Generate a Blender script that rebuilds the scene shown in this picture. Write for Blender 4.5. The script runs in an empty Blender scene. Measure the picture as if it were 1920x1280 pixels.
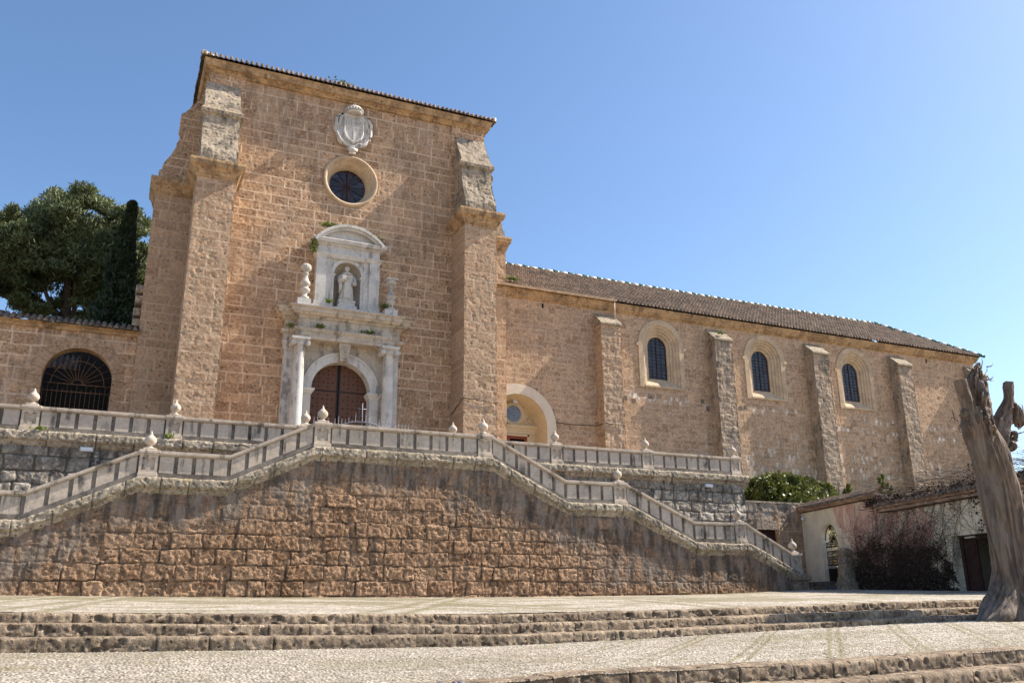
import bpy, math, random
import numpy as np
from mathutils import Vector
SC = bpy.context.scene
COL = SC.collection
R = math.radians

# ------------------------------------------------------------------ camera
cam = bpy.data.objects.new("camera", bpy.data.cameras.new("camera"))
COL.objects.link(cam)
cam.data.sensor_width = 36.0
cam.data.lens = 1628.0 / 1920.0 * 36.0
cam.data.clip_end = 6000
cam.data.clip_start = 0.05
_p, _r, _y = R(16.8), R(-0.47), R(24.55)
_f = Vector((math.sin(_y), math.cos(_y), 0)); _rt = Vector((math.cos(_y), -math.sin(_y), 0)); _up = Vector((0, 0, 1))
_f2 = math.cos(_p) * _f + math.sin(_p) * _up
_u2 = -math.sin(_p) * _f + math.cos(_p) * _up
_r3 = math.cos(_r) * _rt + math.sin(_r) * _u2
_u3 = -math.sin(_r) * _rt + math.cos(_r) * _u2
from mathutils import Matrix
cam.matrix_world = Matrix(((_r3.x, _u3.x, -_f2.x, 0), (_r3.y, _u3.y, -_f2.y, 0), (_r3.z, _u3.z, -_f2.z, 0), (0, 0, 0, 1)))
SC.camera = cam
SC.render.resolution_x = 1920; SC.render.resolution_y = 1280

# ------------------------------------------------------------------ sun and sky
SUNV = Vector((1.0, -0.15, 0.95)).normalized()          # towards the sun
elev = math.asin(SUNV.z)
azim = math.atan2(SUNV.x, SUNV.y)                       # clockwise from +Y
world = bpy.data.worlds.new("World"); SC.world = world; world.use_nodes = True
wn = world.node_tree
bg = wn.nodes['Background']
sky = wn.nodes.new('ShaderNodeTexSky'); sky.sky_type = 'NISHITA'; sky.sun_disc = False
sky.sun_elevation = elev; sky.sun_rotation = azim
sky.altitude = 300; sky.air_density = 1.0; sky.dust_density = 1.1; sky.ozone_density = 2.6
hs = wn.nodes.new('ShaderNodeHueSaturation'); hs.inputs['Saturation'].default_value = 1.08
wn.links.new(sky.outputs[0], hs.inputs['Color']); wn.links.new(hs.outputs[0], bg.inputs[0]); bg.inputs[1].default_value = 0.107
sl = bpy.data.lights.new("sun", 'SUN'); sl.energy = 5.0; sl.angle = R(0.5); sl.color = (1.0, 0.92, 0.80)
so = bpy.data.objects.new("sun", sl); COL.objects.link(so)
so.rotation_euler = (-SUNV).to_track_quat('-Z', 'Y').to_euler(); so.location = (60, -20, 60)
vs = SC.view_settings; vs.view_transform = 'Standard'; vs.look = 'None'; vs.gamma = 1.0; vs.exposure = 0.98
try: vs.use_curve_mapping = False
except Exception: pass

# ------------------------------------------------------------------ planes of the place (metres, camera at the origin)
YF, YT, YB, YP, YC, YS, YN = 36.0, 40.3, 44.9, 46.88, 47.0, 48.0, 48.3
ZT = 6.95                                               # terrace floor

# ------------------------------------------------------------------ noise (numpy)
def hsh(i, j, s=0.0):
    v = np.sin(i * 127.1 + j * 311.7 + s * 74.7) * 43758.5453
    return v - np.floor(v)
def vn(x, y, s=0.0):
    xi = np.floor(x); yi = np.floor(y); fx = x - xi; fy = y - yi
    fx = fx * fx * (3 - 2 * fx); fy = fy * fy * (3 - 2 * fy)
    a = hsh(xi, yi, s); b = hsh(xi + 1, yi, s); c = hsh(xi, yi + 1, s); d = hsh(xi + 1, yi + 1, s)
    return (a * (1 - fx) + b * fx) * (1 - fy) + (c * (1 - fx) + d * fx) * fy - 0.5
def fbm(x, y, s=0.0, o=4):
    r = 0; a = 1.0; k = 1.0
    for i in range(o):
        r = r + a * vn(x * k, y * k, s + i * 3.1); a *= 0.5; k *= 2.03
    return r
def sst(e0, e1, x):
    t = np.clip((x - e0) / (e1 - e0), 0, 1); return t * t * (3 - 2 * t)

# ------------------------------------------------------------------ object helpers
def link(o, parent=None):
    COL.objects.link(o)
    if parent is not None:
        o.parent = parent
    return o
def tag(o, label=None, cat=None, group=None, kind=None):
    if label: o['label'] = label
    if cat: o['category'] = cat
    if group: o['group'] = group
    if kind: o['kind'] = kind
    return o
def empty(name, loc, label=None, cat=None, group=None, kind=None):
    o = bpy.data.objects.new(name, None); o.location = loc; o.empty_display_size = 0.3
    COL.objects.link(o); return tag(o, label, cat, group, kind)
def wloc(o):
    p = Vector((0, 0, 0))
    while o is not None:
        p += o.location; o = o.parent
    return p
def nmesh(name, co, quads, mat, parent=None, attrs=None, smooth=True):
    """mesh from numpy arrays; co in world metres; quads (m,4)"""
    me = bpy.data.meshes.new(name)
    co = np.asarray(co, dtype=np.float64).reshape(-1, 3)
    if parent is not None:
        co = co - np.array(wloc(parent))
    me.vertices.add(len(co)); me.vertices.foreach_set('co', co.astype(np.float32).ravel())
    q = np.asarray(quads, dtype=np.int32)
    me.loops.add(q.size); me.loops.foreach_set('vertex_index', q.ravel())
    me.polygons.add(len(q)); me.polygons.foreach_set('loop_start', np.arange(0, q.size, q.shape[1], dtype=np.int32))
    me.update(calc_edges=True)
    if smooth:
        me.polygons.foreach_set('use_smooth', np.ones(len(q), dtype=bool))
    if attrs:
        for k, v in attrs.items():
            a = me.attributes.new(k, 'FLOAT', 'POINT'); a.data.foreach_set('value', np.asarray(v, dtype=np.float32).ravel())
    me.materials.append(mat)
    o = bpy.data.objects.new(name, me)
    return link(o, parent)

class MB:
    """collects shapes in world coordinates and links them as ONE mesh object"""
    def __init__(s): s.v = []; s.f = []; s.sm = []
    def add(s, vs, fs, smooth=False):
        b = len(s.v); s.v += [tuple(v) for v in vs]; s.f += [tuple(b + i for i in f) for f in fs]; s.sm += [smooth] * len(fs); return s
    def hexa(s, p):   # 8 points: bottom ring 0-3, top ring 4-7
        return s.add(p, [(3, 2, 1, 0), (4, 5, 6, 7), (0, 1, 5, 4), (1, 2, 6, 5), (2, 3, 7, 6), (3, 0, 4, 7)])
    def box(s, x0, x1, y0, y1, z0, z1):
        return s.hexa([(x0, y0, z0), (x1, y0, z0), (x1, y1, z0), (x0, y1, z0), (x0, y0, z1), (x1, y0, z1), (x1, y1, z1), (x0, y1, z1)])
    def bev(s, x0, x1, y0, y1, z0, z1, b=0.02):
        """box with chamfered vertical and top edges"""
        r = lambda z, d: [(x0 + d, y0, z), (x1 - d, y0, z), (x1, y0 + d, z), (x1, y1 - d, z), (x1 - d, y1, z), (x0 + d, y1, z), (x0, y1 - d, z), (x0, y0 + d, z)]
        def ins(z, e): 
            return [(x0 + b + e, y0 + e, z), (x1 - b - e, y0 + e, z), (x1 - e, y0 + b + e, z), (x1 - e, y1 - b - e, z), (x1 - b - e, y1 - e, z), (x0 + b + e, y1 - e, z), (x0 + e, y1 - b - e, z), (x0 + e, y0 + b + e, z)]
        rings = [ins(z0, b), ins(z0 + b, 0), ins(z1 - b, 0), ins(z1, b)]
        return s.loft(rings, True, caps=True)
    def loft(s, rings, closed=True, caps=False, smooth=False):
        b = len(s.v); n = len(rings[0])
        for r in rings: s.v += [tuple(p) for p in r]
        for k in range(len(rings) - 1):
            for i in range(n if closed else n - 1):
                j = (i + 1) % n
                s.f.append((b + k * n + i, b + k * n + j, b + (k + 1) * n + j, b + (k + 1) * n + i)); s.sm.append(smooth)
        if caps:
            s.f.append(tuple(b + i for i in reversed(range(n)))); s.sm.append(False)
            s.f.append(tuple(b + (len(rings) - 1) * n + i for i in range(n))); s.sm.append(False)
        return s
    def lathe(s, c, prof, n=20, smooth=True, ribs=0):
        rings = []
        for r, z in prof:
            rr = []
            for i in range(n):
                a = 2 * math.pi * i / n; q = r * (1 + (0.08 * math.cos(ribs * a) if ribs else 0))
                rr.append((c[0] + q * math.cos(a), c[1] + q * math.sin(a), c[2] + z))
            rings.append(rr)
        return s.loft(rings, True, True, smooth)
    def tube(s, pts, rad, n=6, smooth=True):
        pts = [Vector(p) for p in pts]; rings = []
        if not hasattr(rad, '__len__'): rad = [rad] * len(pts)
        for i, p in enumerate(pts):
            d = (pts[min(i + 1, len(pts) - 1)] - pts[max(i - 1, 0)]).normalized()
            a = d.cross(Vector((0, 0, 1)) if abs(d.z) < 0.9 else Vector((1, 0, 0))).normalized(); b = d.cross(a)
            rings.append([p + rad[i] * (math.cos(2 * math.pi * k / n) * a + math.sin(2 * math.pi * k / n) * b) for k in range(n)])
        return s.loft(rings, True, True, smooth)
    def prism(s, poly, y0, y1):   # poly in (x,z), extruded along y
        n = len(poly)
        vs = [(x, y0, z) for x, z in poly] + [(x, y1, z) for x, z in poly]
        fs = [tuple(range(n)), tuple(reversed(range(n, 2 * n)))] + [(i, i + n, (i + 1) % n + n, (i + 1) % n) for i in range(n)]
        return s.add(vs, fs)
    def prismx(s, poly, x0, x1):  # poly in (y,z)
        n = len(poly)
        vs = [(x0, y, z) for y, z in poly] + [(x1, y, z) for y, z in poly]
        fs = [tuple(range(n)), tuple(reversed(range(n, 2 * n)))] + [(i, i + n, (i + 1) % n + n, (i + 1) % n) for i in range(n)]
        return s.add(vs, fs)
    def build(s, name, mat, parent=None, label=None, recalc=True):
        me = bpy.data.meshes.new(name); L = wloc(parent) if parent is not None else Vector((0, 0, 0))
        me.from_pydata([(v[0] - L.x, v[1] - L.y, v[2] - L.z) for v in s.v], [], s.f)
        me.polygons.foreach_set('use_smooth', s.sm); me.materials.append(mat); me.update()
        if recalc:
            import bmesh
            bm = bmesh.new(); bm.from_mesh(me); bmesh.ops.recalc_face_normals(bm, faces=bm.faces); bm.to_mesh(me); bm.free()
        o = bpy.data.objects.new(name, me); link(o, parent)
        if label: o['label'] = label
        return o

# ------------------------------------------------------------------ materials
def mat_new(name):
    m = bpy.data.materials.new(name); m.use_nodes = True
    nt = m.node_tree; b = nt.nodes['Principled BSDF']; return m, nt, b
def N(nt, t, **kw):
    n = nt.nodes.new(t)
    for k, v in kw.items():
        if k in n.inputs.keys() if isinstance(k, str) else False: n.inputs[k].default_value = v
        else: setattr(n, k, v)
    return n
def mixc(nt, fac, a, b, mode='MIX'):
    n = nt.nodes.new('ShaderNodeMix'); n.data_type = 'RGBA'; n.blend_type = mode
    if hasattr(fac, 'is_linked') or isinstance(fac, bpy.types.NodeSocket): nt.links.new(fac, n.inputs[0])
    else: n.inputs[0].default_value = fac
    for s, v in ((6, a), (7, b)):
        if isinstance(v, bpy.types.NodeSocket): nt.links.new(v, n.inputs[s])
        else: n.inputs[s].default_value = (*v, 1) if len(v) == 3 else v
    return n.outputs[2]
def math_(nt, op, a, b=None, clamp=False):
    n = nt.nodes.new('ShaderNodeMath'); n.operation = op; n.use_clamp = clamp
    for i, v in enumerate((a, b)):
        if v is None: continue
        if isinstance(v, bpy.types.NodeSocket): nt.links.new(v, n.inputs[i])
        else: n.inputs[i].default_value = v
    return n.outputs[0]
def ramp(nt, x, lo, hi):
    n = nt.nodes.new('ShaderNodeMapRange'); n.interpolation_type = 'SMOOTHSTEP'
    nt.links.new(x, n.inputs[0]); n.inputs[1].default_value = lo; n.inputs[2].default_value = hi
    return n.outputs[0]
def noise(nt, vec, scale, detail=4, rough=0.55, dist=0.0, sc=None):
    if sc:
        mp = nt.nodes.new('ShaderNodeMapping'); mp.inputs['Scale'].default_value = sc
        nt.links.new(vec, mp.inputs[0]); vec = mp.outputs[0]
    n = nt.nodes.new('ShaderNodeTexNoise'); n.inputs['Scale'].default_value = scale; n.inputs['Detail'].default_value = detail
    n.inputs['Roughness'].default_value = rough; n.inputs['Distortion'].default_value = dist
    nt.links.new(vec, n.inputs['Vector']); return n.outputs['Fac']
def pos(nt): return nt.nodes.new('ShaderNodeNewGeometry').outputs['Position']
def attr(nt, name):
    n = nt.nodes.new('ShaderNodeAttribute'); n.attribute_name = name; return n.outputs['Fac']

def stone(name, a, b, c, mortar=(.5, .42, .33), grey=(.2, .18, .16), pit=(.10, .06, .04), streak=0.0, blotch=0.35, bump=0.35, bscale=22, pitting=0.5, lich=0.0, streak_col=(.06, .055, .05), whiten=0.0, lichcol=(.42, .30, .08), bdist=0.02):
    m, nt, bs = mat_new(name); P = pos(nt)
    s = attr(nt, 'stone'); mo = attr(nt, 'mortar'); st = attr(nt, 'stain')
    n1 = noise(nt, P, 1.3, 5); n2 = noise(nt, P, 7, 6, 0.65); n3 = noise(nt, P, bscale, 5, 0.7)
    x = mixc(nt, s, a, b)
    x = mixc(nt, ramp(nt, n1, .42, .62), x, c)
    x = mixc(nt, math_(nt, 'MULTIPLY', ramp(nt, n2, .45, .75), blotch), x, [min(1, k * 1.45) for k in b])
    x = mixc(nt, math_(nt, 'MULTIPLY', ramp(nt, n2, .5, .3), blotch), x, [k * .62 for k in a])
    vp = nt.nodes.new('ShaderNodeTexVoronoi'); vp.inputs['Scale'].default_value = bscale * .42; vp.inputs['Randomness'].default_value = 1.0; nt.links.new(P, vp.inputs['Vector'])
    vsep = nt.nodes.new('ShaderNodeSeparateColor'); nt.links.new(vp.outputs['Color'], vsep.inputs[0])
    hole = math_(nt, 'MULTIPLY', ramp(nt, vp.outputs['Distance'], .34, .16), ramp(nt, vsep.outputs[0], .55, .8))
    pf = math_(nt, 'MULTIPLY', math_(nt, 'MAXIMUM', ramp(nt, n3, .40, .30), math_(nt, 'MULTIPLY', hole, .85)), pitting)
    x = mixc(nt, pf, x, pit)
    x = mixc(nt, mo, x, mortar)
    # grey weathering, plus painted shade on the retaining wall, where the mesh says so, broken up by noise
    g = math_(nt, 'MULTIPLY', st, ramp(nt, noise(nt, P, 1.6, 5, .6, 0, (1.6, 1.6, .7)), .25, .6))
    gk = noise(nt, P, 1.0, 6, .65, .2, (2.2, 2.2, .55)); gc = mixc(nt, ramp(nt, gk, .40, .60), [k * (.42 if name != 'cream_pink_plaster' else .95) for k in grey], [min(1, k * (1.35 if name != 'cream_pink_plaster' else 1.05)) for k in grey])
    x = mixc(nt, g, x, gc)
    if streak > 0:
        k = noise(nt, P, 1.0, 6, 0.6, 0.3, (2.6, 2.6, .32)); k2 = noise(nt, P, 2.3, 4)
        kf = math_(nt, 'MULTIPLY', math_(nt, 'MULTIPLY', ramp(nt, k, .50, .66), ramp(nt, k2, .35, .6)), streak)
        x = mixc(nt, kf, x, streak_col)
    if whiten > 0:
        k = noise(nt, P, 2.1, 6, .7); x = mixc(nt, math_(nt, 'MULTIPLY', ramp(nt, k, .60, .70), whiten), x, (.62, .58, .52))
    if lich > 0:
        k = noise(nt, P, 3.3, 5, .7); x = mixc(nt, math_(nt, 'MULTIPLY', ramp(nt, k, .58, .68), lich), x, lichcol)
    nt.links.new(x, bs.inputs['Base Color']); bs.inputs['Roughness'].default_value = 0.92
    try: bs.inputs['Specular IOR Level'].default_value = 0.15
    except Exception: pass
    bp = nt.nodes.new('ShaderNodeBump'); bp.inputs['Strength'].default_value = bump; bp.inputs['Distance'].default_value = bdist
    h = math_(nt, 'SUBTRACT', math_(nt, 'ADD', n3, math_(nt, 'MULTIPLY', n2, 1.5)), math_(nt, 'MULTIPLY', hole, pitting * .8)); nt.links.new(h, bp.inputs['Height']); nt.links.new(bp.outputs[0], bs.inputs['Normal'])
    return m
def simple(name, c, rough=0.8, metal=0.0, var=0.25, scale=6, bump=0.15, spec=0.3, c2=None):
    m, nt, bs = mat_new(name); P = pos(nt); n = noise(nt, P, scale, 5, .6)
    x = mixc(nt, ramp(nt, n, .3, .7), [k * (1 - var) for k in c], c2 or [min(1, k * (1 + var)) for k in c])
    nt.links.new(x, bs.inputs['Base Color']); bs.inputs['Roughness'].default_value = rough; bs.inputs['Metallic'].default_value = metal
    try: bs.inputs['Specular IOR Level'].default_value = spec
    except Exception: pass
    if bump:
        bp = nt.nodes.new('ShaderNodeBump'); bp.inputs['Strength'].default_value = bump; bp.inputs['Distance'].default_value = .01
        nt.links.new(noise(nt, P, scale * 5, 4), bp.inputs['Height']); nt.links.new(bp.outputs[0], bs.inputs['Normal'])
    return m

M = {}
M['facade'] = stone('facade_stone', (.245, .148, .088), (.54, .35, .21), (.37, .245, .155), mortar=(.68, .51, .36), pitting=.9, blotch=.7, streak=.25, streak_col=(.19, .125, .085), bump=.6, bscale=9, grey=(.33, .25, .185))
M['buttress'] = stone('buttress_stone', (.31, .20, .125), (.50, .335, .215), (.38, .265, .175), mortar=(.50, .38, .27), pitting=.75, blotch=.5, bump=.9, bscale=11, grey=(.27, .235, .19), whiten=.15)
M['weathered'] = stone('weathered_stone', (.32, .25, .18), (.46, .37, .27), (.28, .235, .18), mortar=(.42, .35, .28), pitting=.9, blotch=.8, bump=1.0, bscale=9, grey=(.24, .20, .155), streak=.8, lich=.5)
M['nave'] = stone('nave_stone', (.27, .175, .11), (.54, .365, .23), (.38, .265, .175), mortar=(.50, .365, .26), pitting=.7, blotch=.65, bump=.6, bscale=12, grey=(.62, .57, .50), whiten=.12, streak=.3, streak_col=(.20, .14, .10))
M['nave_butt'] = stone('nave_buttress_stone', (.31, .225, .155), (.47, .35, .245), (.34, .26, .19), mortar=(.42, .33, .25), pitting=.8, blotch=.6, bump=.9, bscale=9, grey=(.21, .18, .15), streak=.65, whiten=.15)
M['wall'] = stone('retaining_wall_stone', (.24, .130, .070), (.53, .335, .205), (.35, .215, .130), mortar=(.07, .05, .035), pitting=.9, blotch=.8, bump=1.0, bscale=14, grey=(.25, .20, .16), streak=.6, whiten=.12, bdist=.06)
M['terrwall'] = stone('terrace_wall_stone', (.28, .235, .185), (.50, .44, .36), (.24, .20, .16), mortar=(.10, .085, .06), pitting=.9, blotch=.9, bump=1.0, bscale=12, grey=(.17, .15, .12), streak=1.0, whiten=.6, lich=.25, lichcol=(.10, .11, .03), bdist=.03)
M['coping'] = stone('coping_stone', (.30, .25, .185), (.44, .37, .28), (.25, .205, .15), mortar=(.06, .05, .04), pitting=1.0, blotch=.8, bump=1.0, bscale=16, streak=.7, lich=.7, lichcol=(.40, .31, .12), bdist=.03)
M['step'] = stone('step_stone', (.30, .225, .16), (.44, .34, .24), (.24, .18, .125), mortar=(.06, .045, .03), pitting=1.0, blotch=.85, bump=1.0, bscale=26, streak=.3, lich=.15, whiten=.2, bdist=.05)
M['balu'] = stone('balustrade_stone', (.54, .45, .36), (.54, .45, .36), (.45, .375, .30), pitting=.25, blotch=.35, bump=.3, bscale=30, streak=.85, lich=.10)
M['rail'] = stone('rail_stone', (.24, .205, .17), (.24, .205, .17), (.13, .11, .09), pitting=.25, blotch=.5, bump=.35, bscale=30, streak=.9)
M['marble'] = stone('portal_marble', (.58, .55, .51), (.58, .55, .51), (.48, .455, .42), pitting=.15, blotch=.28, bump=.3, bscale=14, streak=.6)
M['marble_warm'] = stone('portal_limestone', (.50, .43, .345), (.50, .43, .345), (.40, .345, .28), pitting=.25, blotch=.4, bump=.4, bscale=12, streak=.7)
M['gold'] = stone('cornice_limestone', (.43, .285, .155), (.43, .285, .155), (.25, .16, .09), pitting=.5, blotch=.8, bump=.6, bscale=8, streak=.75, grey=(.2, .18, .15), streak_col=(.10, .07, .045))
M['frame'] = stone('window_limestone', (.52, .395, .265), (.52, .395, .265), (.42, .32, .22), pitting=.3, blotch=.4, bump=.4, bscale=12, streak=.4, streak_col=(.22, .16, .11))
M['pale'] = stone('pale_limestone', (.62, .53, .42), (.62, .53, .42), (.56, .48, .385), pitting=.1, blotch=.15, bump=.2, bscale=14, streak=.05)
M['ochre'] = stone('ochre_limestone', (.60, .48, .31), (.60, .48, .31), (.54, .44, .29), pitting=.1, blotch=.15, bump=.2, bscale=14, streak=.05)
M['tile'] = stone('roof_tile', (.16, .105, .072), (.28, .20, .14), (.11, .085, .065), mortar=(.04, .03, .022), pitting=.5, blotch=.7, bump=.5, bscale=12, streak=.2, lich=.25, lichcol=(.30, .26, .15))
M['ridgew'] = simple('white_glazed_tile', (.62, .60, .55), .35, var=.1)
M['ridgeg'] = simple('green_glazed_tile', (.05, .17, .13), .25, var=.3)
M['iron'] = simple('wrought_iron', (.035, .03, .027), .55, .6, .3, 12)
M['iron_rust'] = simple('rusty_iron', (.17, .10, .055), .7, .3, .35, 12)
M['iron_blue'] = simple('blue_grey_iron', (.16, .17, .20), .5, .4, .2, 12)
def glass_mat():
    m, nt, bs = mat_new('dark_window_glass'); P_ = pos(nt); n = noise(nt, P_, 1.0, 3, .5, 0, (1.5, 1, 4.5)); vo = nt.nodes.new('ShaderNodeTexVoronoi'); vo.inputs['Scale'].default_value = 3.2; nt.links.new(P_, vo.inputs['Vector'])
    sp = nt.nodes.new('ShaderNodeSeparateColor'); nt.links.new(vo.outputs['Color'], sp.inputs[0])
    x = mixc(nt, ramp(nt, n, .42, .66), (.010, .011, .016), (.045, .050, .075)); x = mixc(nt, math_(nt, 'MULTIPLY', sp.outputs[0], .5), x, (.03, .02, .02)); nt.links.new(x, bs.inputs['Base Color'])  # lighter bluish bands in the colour imitate reflections
    nt.links.new(math_(nt, 'ADD', math_(nt, 'MULTIPLY', sp.outputs[1], .35), .08), bs.inputs['Roughness'])
    bp = nt.nodes.new('ShaderNodeBump'); bp.inputs['Strength'].default_value = .5; bp.inputs['Distance'].default_value = .02; nt.links.new(math_(nt, 'ADD', noise(nt, P_, 4, 3), sp.outputs[2]), bp.inputs['Height']); nt.links.new(bp.outputs[0], bs.inputs['Normal']); return m
M['glass'] = glass_mat()
M['glass_blue'] = simple('blue_grey_glass', (.14, .17, .22), .2, 0, .25, 5, .2, .5)
M['lead'] = simple('window_lead', (.05, .045, .05), .6, .3, .2, 9)
M['rustframe'] = simple('rusty_frame', (.09, .04, .03), .7, .2, .4, 5)
M['door'] = simple('studded_oak', (.20, .085, .048), .65, 0, .4, 3, .4, c2=(.11, .055, .036))
M['doorred'] = simple('red_brown_door', (.24, .05, .022), .5, 0, .25, 4)
M['doordark'] = simple('dark_brown_door', (.050, .022, .018), .6, 0, .3, 5)
M['black'] = simple('unlit_interior', (.01, .009, .008), .95, 0, .2)
M['plaster_w'] = stone('cream_plaster', (.75, .67, .52), (.75, .67, .52), (.68, .60, .47), pitting=.05, blotch=.15, bump=.15, bscale=9, streak=.10)
M['white'] = simple('white_paint', (.75, .75, .74), .5, 0, .05)
M['white_bright'] = simple('grey_housing', (.45, .46, .48), .4, 0, .1)
M['gutter'] = simple('pale_gutter', (.55, .42, .30), .6, .0, .25, 3)
M['bark'] = None
M['statue'] = stone('statue_marble', (.54, .50, .44), (.54, .50, .44), (.45, .41, .36), pitting=.1, blotch=.3, bump=.25, bscale=16, streak=.5)

M['sand'] = simple('pale_gravel', (.37, .29, .21), .95, var=.15, scale=.6, bump=.3)
# ------------------------------------------------------------------ masonry relief
class Masonry:
    def __init__(s, seed, w, h, rowh=(.42, .55), stw=(.6, 1.2), jw=.02, depth=.01, proud=.01, rough=.012, rs=6.0, round_=0.0, pit=.02, pits=5.0, wob=.01, rowwave=0.0, bond=False):
        rnd = random.Random(seed); s.seed = seed; s.jw = jw; s.depth = depth; s.proud = proud; s.rough = rough; s.rs = rs; s.rd = round_; s.pit = pit; s.pits = pits; s.wob = wob; s.rw = rowwave
        s.rows = [0.0]
        while s.rows[-1] < h: s.rows.append(s.rows[-1] + rnd.uniform(*rowh))
        s.rows = np.array(s.rows); s.cols = []
        for i in range(len(s.rows)):
            c = [-rnd.uniform(0, stw[1])]
            while c[-1] < w + stw[1]: c.append(c[-1] + rnd.uniform(*stw))
            s.cols.append(np.array(c))
    def __call__(s, u, v):
        uw = u + s.wob * vn(u * 3, v * 3, s.seed) * 2; vw = v + s.wob * vn(u * 2.3, v * 2.3, s.seed + 5) * 2
        if s.rw: vw = vw + s.rw * vn(u * .35, v * .2 + 7, s.seed + 9) * 2
        ri = np.clip(np.searchsorted(s.rows, vw, side='right') - 1, 0, len(s.rows) - 2)
        dv = np.minimum(vw - s.rows[ri], s.rows[ri + 1] - vw)
        du = np.full(u.shape, 9.0); sid = np.zeros(u.shape)
        for r in np.unique(ri):
            m = ri == r; c = s.cols[r]; x = uw[m]
            k = np.clip(np.searchsorted(c, x, side='right') - 1, 0, len(c) - 2)
            du[m] = np.minimum(x - c[k], c[k + 1] - x); sid[m] = hsh(k + 1.0, r + 1.0, s.seed)
        dv = np.abs(dv); du = np.abs(du)
        if s.rd > 0:      # rounded stone edges
            q = s.rd; e = q - np.sqrt(np.maximum(q - du, 0) ** 2 + np.maximum(q - dv, 0) ** 2); d = np.minimum(np.minimum(du, dv), np.maximum(e, 0))
        else: d = np.minimum(du, dv)
        jn = s.jw * (1 + .7 * vn(u * 5, v * 5, s.seed + 2))
        mort = 1 - sst(jn * .6, jn * 1.3, d)
        if s.rd > 0: hh = -s.depth * (1 - np.sqrt(np.clip(d / s.rd, 0, 1)))
        else: hh = -s.depth * mort
        inn = 1 - mort
        hh = hh + inn * s.proud * (hsh(sid * 91.7, sid * 13.3, 3) - .5) * 2
        hh = hh + inn * s.rough * fbm(u * s.rs, v * s.rs, s.seed + 20, 4) * 2
        pn = fbm(u * s.pits, v * s.pits * 1.3, s.seed + 40, 3)
        hh = hh - inn * s.pit * sst(.28, .55, pn + (sid - .5) * .25)
        return hh, sid, mort

def relief(name, O, U, V, w, h, mas, mat, parent=None, step=.06, keep=None, fade=.0, pf=None, stain=None, uv0=(0, 0), vstep=None):
    """a rectangular face of masonry: real relief displaced along the outward normal; keep(u,v)->bool mask"""
    O = np.array(O, float); U = np.array(U, float); V = np.array(V, float); U /= np.linalg.norm(U); V /= np.linalg.norm(V)
    Nn = np.cross(U, V)
    nu = max(2, int(round(w / step)) + 1); nv = max(2, int(round(h / (vstep or step))) + 1)
    u = np.linspace(0, w, nu); v = np.linspace(0, h, nv); uu, vv = np.meshgrid(u, v, indexing='ij')
    hh, sid, mort = mas(uu + uv0[0], vv + uv0[1])
    if fade > 0:
        e = np.minimum(np.minimum(uu, w - uu), np.minimum(vv, h - vv)); hh = hh * sst(0, fade, e)
    if pf is None: co = O + uu[..., None] * U + vv[..., None] * V + hh[..., None] * Nn
    else: co = pf(uu, vv, hh)
    idx = np.arange(nu * nv).reshape(nu, nv)
    q = np.stack([idx[:-1, :-1], idx[1:, :-1], idx[1:, 1:], idx[:-1, 1:]], -1).reshape(-1, 4)
    if keep is not None:
        uc = (uu[:-1, :-1] + uu[1:, 1:]) / 2; vc = (vv[:-1, :-1] + vv[1:, 1:]) / 2
        q = q[keep(uc, vc).ravel()]
    st = stain(uu, vv) if stain is not None else np.zeros_like(uu)
    return nmesh(name, co.reshape(-1, 3), q, mat, parent, {'stone': sid, 'mortar': mort, 'stain': st})

def join(objs, name):
    """merge mesh objects (same parent) into one mesh, keeping attributes"""
    cs = []; qs = []; at = {'stone': [], 'mortar': [], 'stain': []}; b = 0
    for o in objs:
        me = o.data; n = len(me.vertices); c = np.empty(n * 3, np.float32); me.vertices.foreach_get('co', c)
        cs.append(c.reshape(-1, 3)); l = np.empty(len(me.loops), np.int32); me.loops.foreach_get('vertex_index', l)
        qs.append(l.reshape(-1, 4) + b); b += n
        for k in at:
            a = np.empty(n, np.float32); me.attributes[k].data.foreach_get('value', a); at[k].append(a)
    par = objs[0].parent; L = np.array(wloc(par)) if par is not None else 0
    o = nmesh(name, np.concatenate(cs) + L, np.concatenate(qs), objs[0].data.materials[0], par, {k: np.concatenate(v) for k, v in at.items()})
    for x in objs:
        d = x.data; bpy.data.objects.remove(x); bpy.data.meshes.remove(d)
    return o

# ================================================================== THE CHURCH
church = empty('church', (10.87, YC, ZT), 'tall stone church with a stepped facade, marble portal and long tiled side wing', 'church')
mas_f = Masonry(11, 30, 40, (.46, .64), (.70, 1.30), jw=.022, depth=-.004, proud=.006, rough=.006, rs=10, pit=.03, pits=4.5, wob=.006)
mas_b = Masonry(23, 60, 30, (.44, .62), (.6, 1.2), jw=.022, depth=.008, proud=.008, rough=.009, rs=7, pit=.04, pits=4.0, wob=.03)
mas_w = Masonry(29, 60, 30, (.36, .5), (.5, .95), jw=.03, depth=.015, proud=.02, rough=.022, rs=6, pit=.05, pits=4.0, wob=.05)
OXC, OXR = (10.87, 24.42), 1.6

def fac_keep(u, v):
    x = u + 2.3; z = v + ZT
    k = ((x - OXC[0]) ** 2 + (z - OXC[1]) ** 2) > 1.5 ** 2
    k &= ~((abs(x - 10.83) < 1.75) & (z < 11.4)); k &= ((x - 10.83) ** 2 + (z - 11.35) ** 2) > 1.75 ** 2
    k &= ~((abs(x - 10.87) < .95) & (z > 16.1) & (z < 18.3)); k &= ((x - 10.87) ** 2 + (z - 18.2) ** 2) > .95 ** 2
    return k
relief('facade_wall', (2.3, YC, ZT), (1, 0, 0), (0, 0, 1), 17.15, 22.95, mas_f, M['facade'], church, .055, fac_keep,
       stain=lambda u, v: .5 * sst(-.1, .3, fbm(u * .3, v * .25, 77, 3)))
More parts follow.
